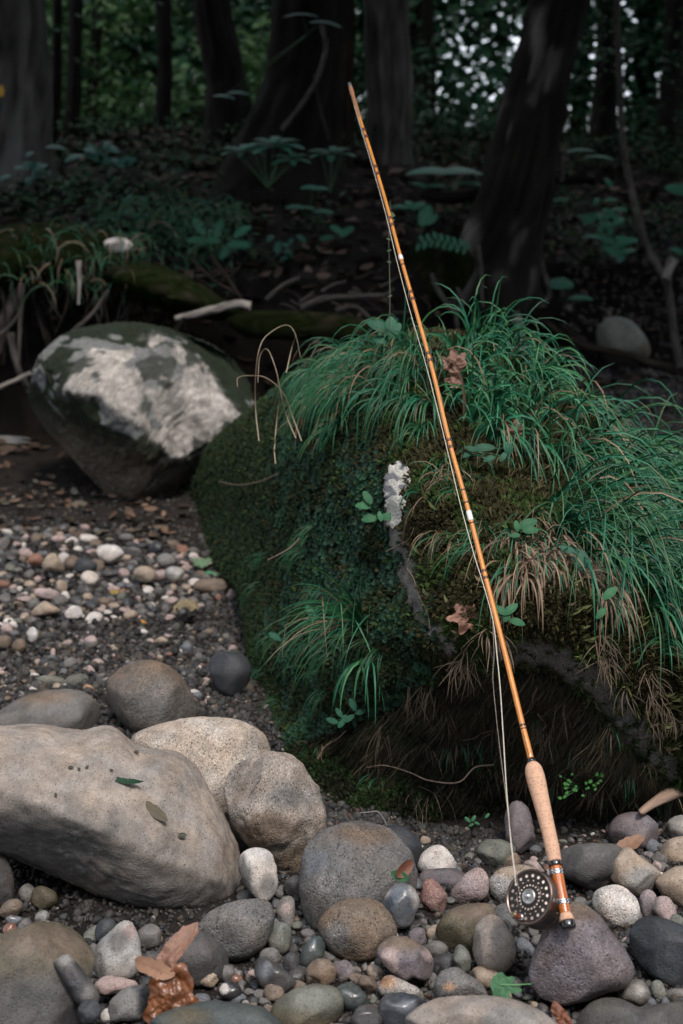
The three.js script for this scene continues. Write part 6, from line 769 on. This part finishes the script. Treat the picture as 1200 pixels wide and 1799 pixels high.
// plants of the wood with leaves that can be told apart
seed = 717; const WG = [0.03, 0.13, 0.08];
function whorl(cx, cy, n, len, flat = 0.35, w = 0.36) { const out = []; for (let k = 0; k < n; k++) { const a = k / n * 6.283 + rr(-0.2, 0.2); out.push([cx + Math.sin(a) * len * 0.5, cy - Math.cos(a) * len * 0.5 * flat, len * rr(0.8, 1.1), -a, flat > 0.6 ? 1.0 : 0.25, w]); } return out; }
const loose = (cx, cy, n, sx, sy, len, w = 0.5) => Array.from({ length: n }, () => [cx + rr(-sx, sx), cy + rr(-sy, sy), len * rr(0.7, 1.2), rr(0, 6.3), rr(0.3, 1.1), w]);
for (const [label, root, ls, d, c] of [
  ['woodland plant with three whorls of long leaflets left of the rod tip', [470, 330], [...whorl(480, 250, 7, 52), ...whorl(426, 262, 6, 40), ...whorl(512, 276, 6, 40)], 6.5],
  ['woodland plant with a single whorl of leaflets close behind the rod', [580, 340], whorl(583, 266, 6, 44), 6.6],
  ['woodland plant with rounded bright leaves above the white birch branch', [380, 460], [[350, 397, 34, 0.5, 1.1], [383, 402, 34, -0.2, 1.1], [347, 421, 32, 1.5, 0.9], [370, 421, 30, -1.6, 0.9], [396, 441, 32, 2.6, 0.9], [417, 428, 36, -1.6, 0.9], [425, 405, 34, -0.8, 0.8]], 6.1],
  ['small woodland plant in the shade below the single whorl', [550, 390], [[545, 328, 30, 1.5, 0.5], [562, 330, 26, -1.5, 0.5], [520, 362, 34, 1.5, 0.4], [568, 370, 34, -1.7, 0.4], [540, 364, 26, 1.3, 0.4]], 6.4],
  ['pair of rounded leaves low behind the rod', [600, 425], [[592, 403, 26, 0.9, 1.0], [609, 406, 28, -0.9, 1.0]], 6.3],
  ['plant with wide flat leaves in the shade left of the leaning trunk', [780, 345], [[760, 297, 80, 1.5, 0.2, 0.8], [805, 297, 78, -1.5, 0.2, 0.8], [820, 320, 50, -1.5, 0.2, 0.6], [765, 325, 40, 1.5, 0.2, 0.6], [735, 322, 36, 0.8, 0.3]], 6.9],
  ['bright-leaved plant right beside the rod at mid height', [740, 410], [[705, 362, 30, 1.4, 0.5], [720, 358, 26, 0.4, 0.6], [735, 360, 30, -0.8, 0.6], [748, 376, 40, 2.8, 1.1, 0.6], [760, 384, 26, 2.4, 1.0]], 6.2],
  ['fern with small leaflets arching over the mossy mound', [780, 440], [...Array.from({ length: 16 }, (_, k) => [735 + k * 5.8, 418 + Math.abs(k - 5) * 1.6 + (k % 2 ? -5 : 6), 18, k % 2 ? 0.2 : 2.9, 0.8, 0.4])], 6.2],
  ['leafy shrub on the right bank beside the crooked sapling', [1060, 440], [...loose(1060, 370, 12, 40, 30, 28), ...loose(1090, 430, 10, 50, 16, 30)], 6.9],
  ['broad single leaf on a stem on the right bank', [985, 530], [[985, 497, 46, 1.6, 0.6, 0.7], [1020, 522, 40, -1.6, 0.5, 0.4]], 6.8],
  ['small leaf pair right of the leaning trunk', [990, 375], [[985, 350, 26, -1.4, 0.6], [1070, 320, 22, 0.4, 0.8]], 6.9],
  ['drooping long leaves at the top right of the leaning trunk', [1000, 300], [[1020, 262, 50, -1.4, 0.3, 0.3], [1052, 274, 50, -1.8, 0.3, 0.3]], 7.2],
  ['dim leafy plant at the foot of the thick grey trunk', [110, 330], [...loose(130, 270, 14, 90, 22, 34), ...loose(40, 305, 6, 40, 12, 30)], 6.9, [0.025, 0.1, 0.075]],
  ['leafy plant in the shade at the middle of the bank', [520, 470], [...loose(480, 450, 16, 70, 36, 22), ...loose(540, 440, 8, 40, 30, 22)], 6.3, [0.02, 0.09, 0.06]],
  ['leaf cut by the right edge of the picture above the bank', [1230, 380], [[1194, 332, 44, 1.2, 0.8, 0.6], [1190, 440, 24, 1.0, 0.8]], 6.9],
  ['small-leaved plant on the shaded slope at the left above the pale stone', [240, 400], loose(230, 365, 8, 40, 20, 24), 6.5, [0.025, 0.1, 0.07]],
  ['pale-leaved sprig growing across the big dark trunk', [540, 60], [[530, 24, 60, 1.5, 0.3, 0.2], [570, 38, 60, -2.0, 0.4, 0.2], [420, 162, 40, 1.4, 0.5, 0.25], [395, 168, 40, 1.2, 0.5, 0.25]], 6.7, [0.03, 0.1, 0.075]],
]) seedling(label, root, ls, c ?? WG, d, 'woodland_plant', 'plant');
{ const o = base('yellow_leaf', at(2, 160, 7.0), 'yellow leaf stuck on the thick grey trunk at the left edge', 'leaf'); const a = mesh('blade', leafGeo(oval(0.5), 0.06, (x) => 0.4 * x * x, 5, 24, mottled([0.7, 0.4, 0.05], 0.3)), deadM, o); a.quaternion.copy(euler(1.2, 0, -0.8)); }
{ const w = [[684, 590, 2.8], [685, 520, 2.8], [684, 460, 2.82], [683, 420, 2.82], [687, 380, 2.84], [685, 352, 2.85]].map(([x, y, d]) => at(x, y, d)), b = w[0].clone(), t = base('flowering_stem', b, 'thin dark weed stem rising beside the rod from the crest grass', 'stem'); mesh('stem', tube(w.map((p) => p.sub(b)), 0.0012, 0.0006, 30), mat({ color: C(0.07, 0.08, 0.05) }), t); for (const [i, s] of [[1, 1], [2, -1], [2.5, 1], [3, -1], [3.8, 1], [4, 1], [4.2, -1]]) { const p = w[Math.floor(i)].clone().lerp(w[Math.min(5, Math.ceil(i))], i % 1), f = mesh('leaf', broad(i > 3.5 ? 0.016 : 0.009, 0.4, [0.06, 0.12, 0.06]), greenLeafM, t); f.position.copy(p); f.quaternion.copy(euler(1, 0, 0).multiply(euler(0, -1.2 * s, 0))); } }

renderer.render(scene, camera);
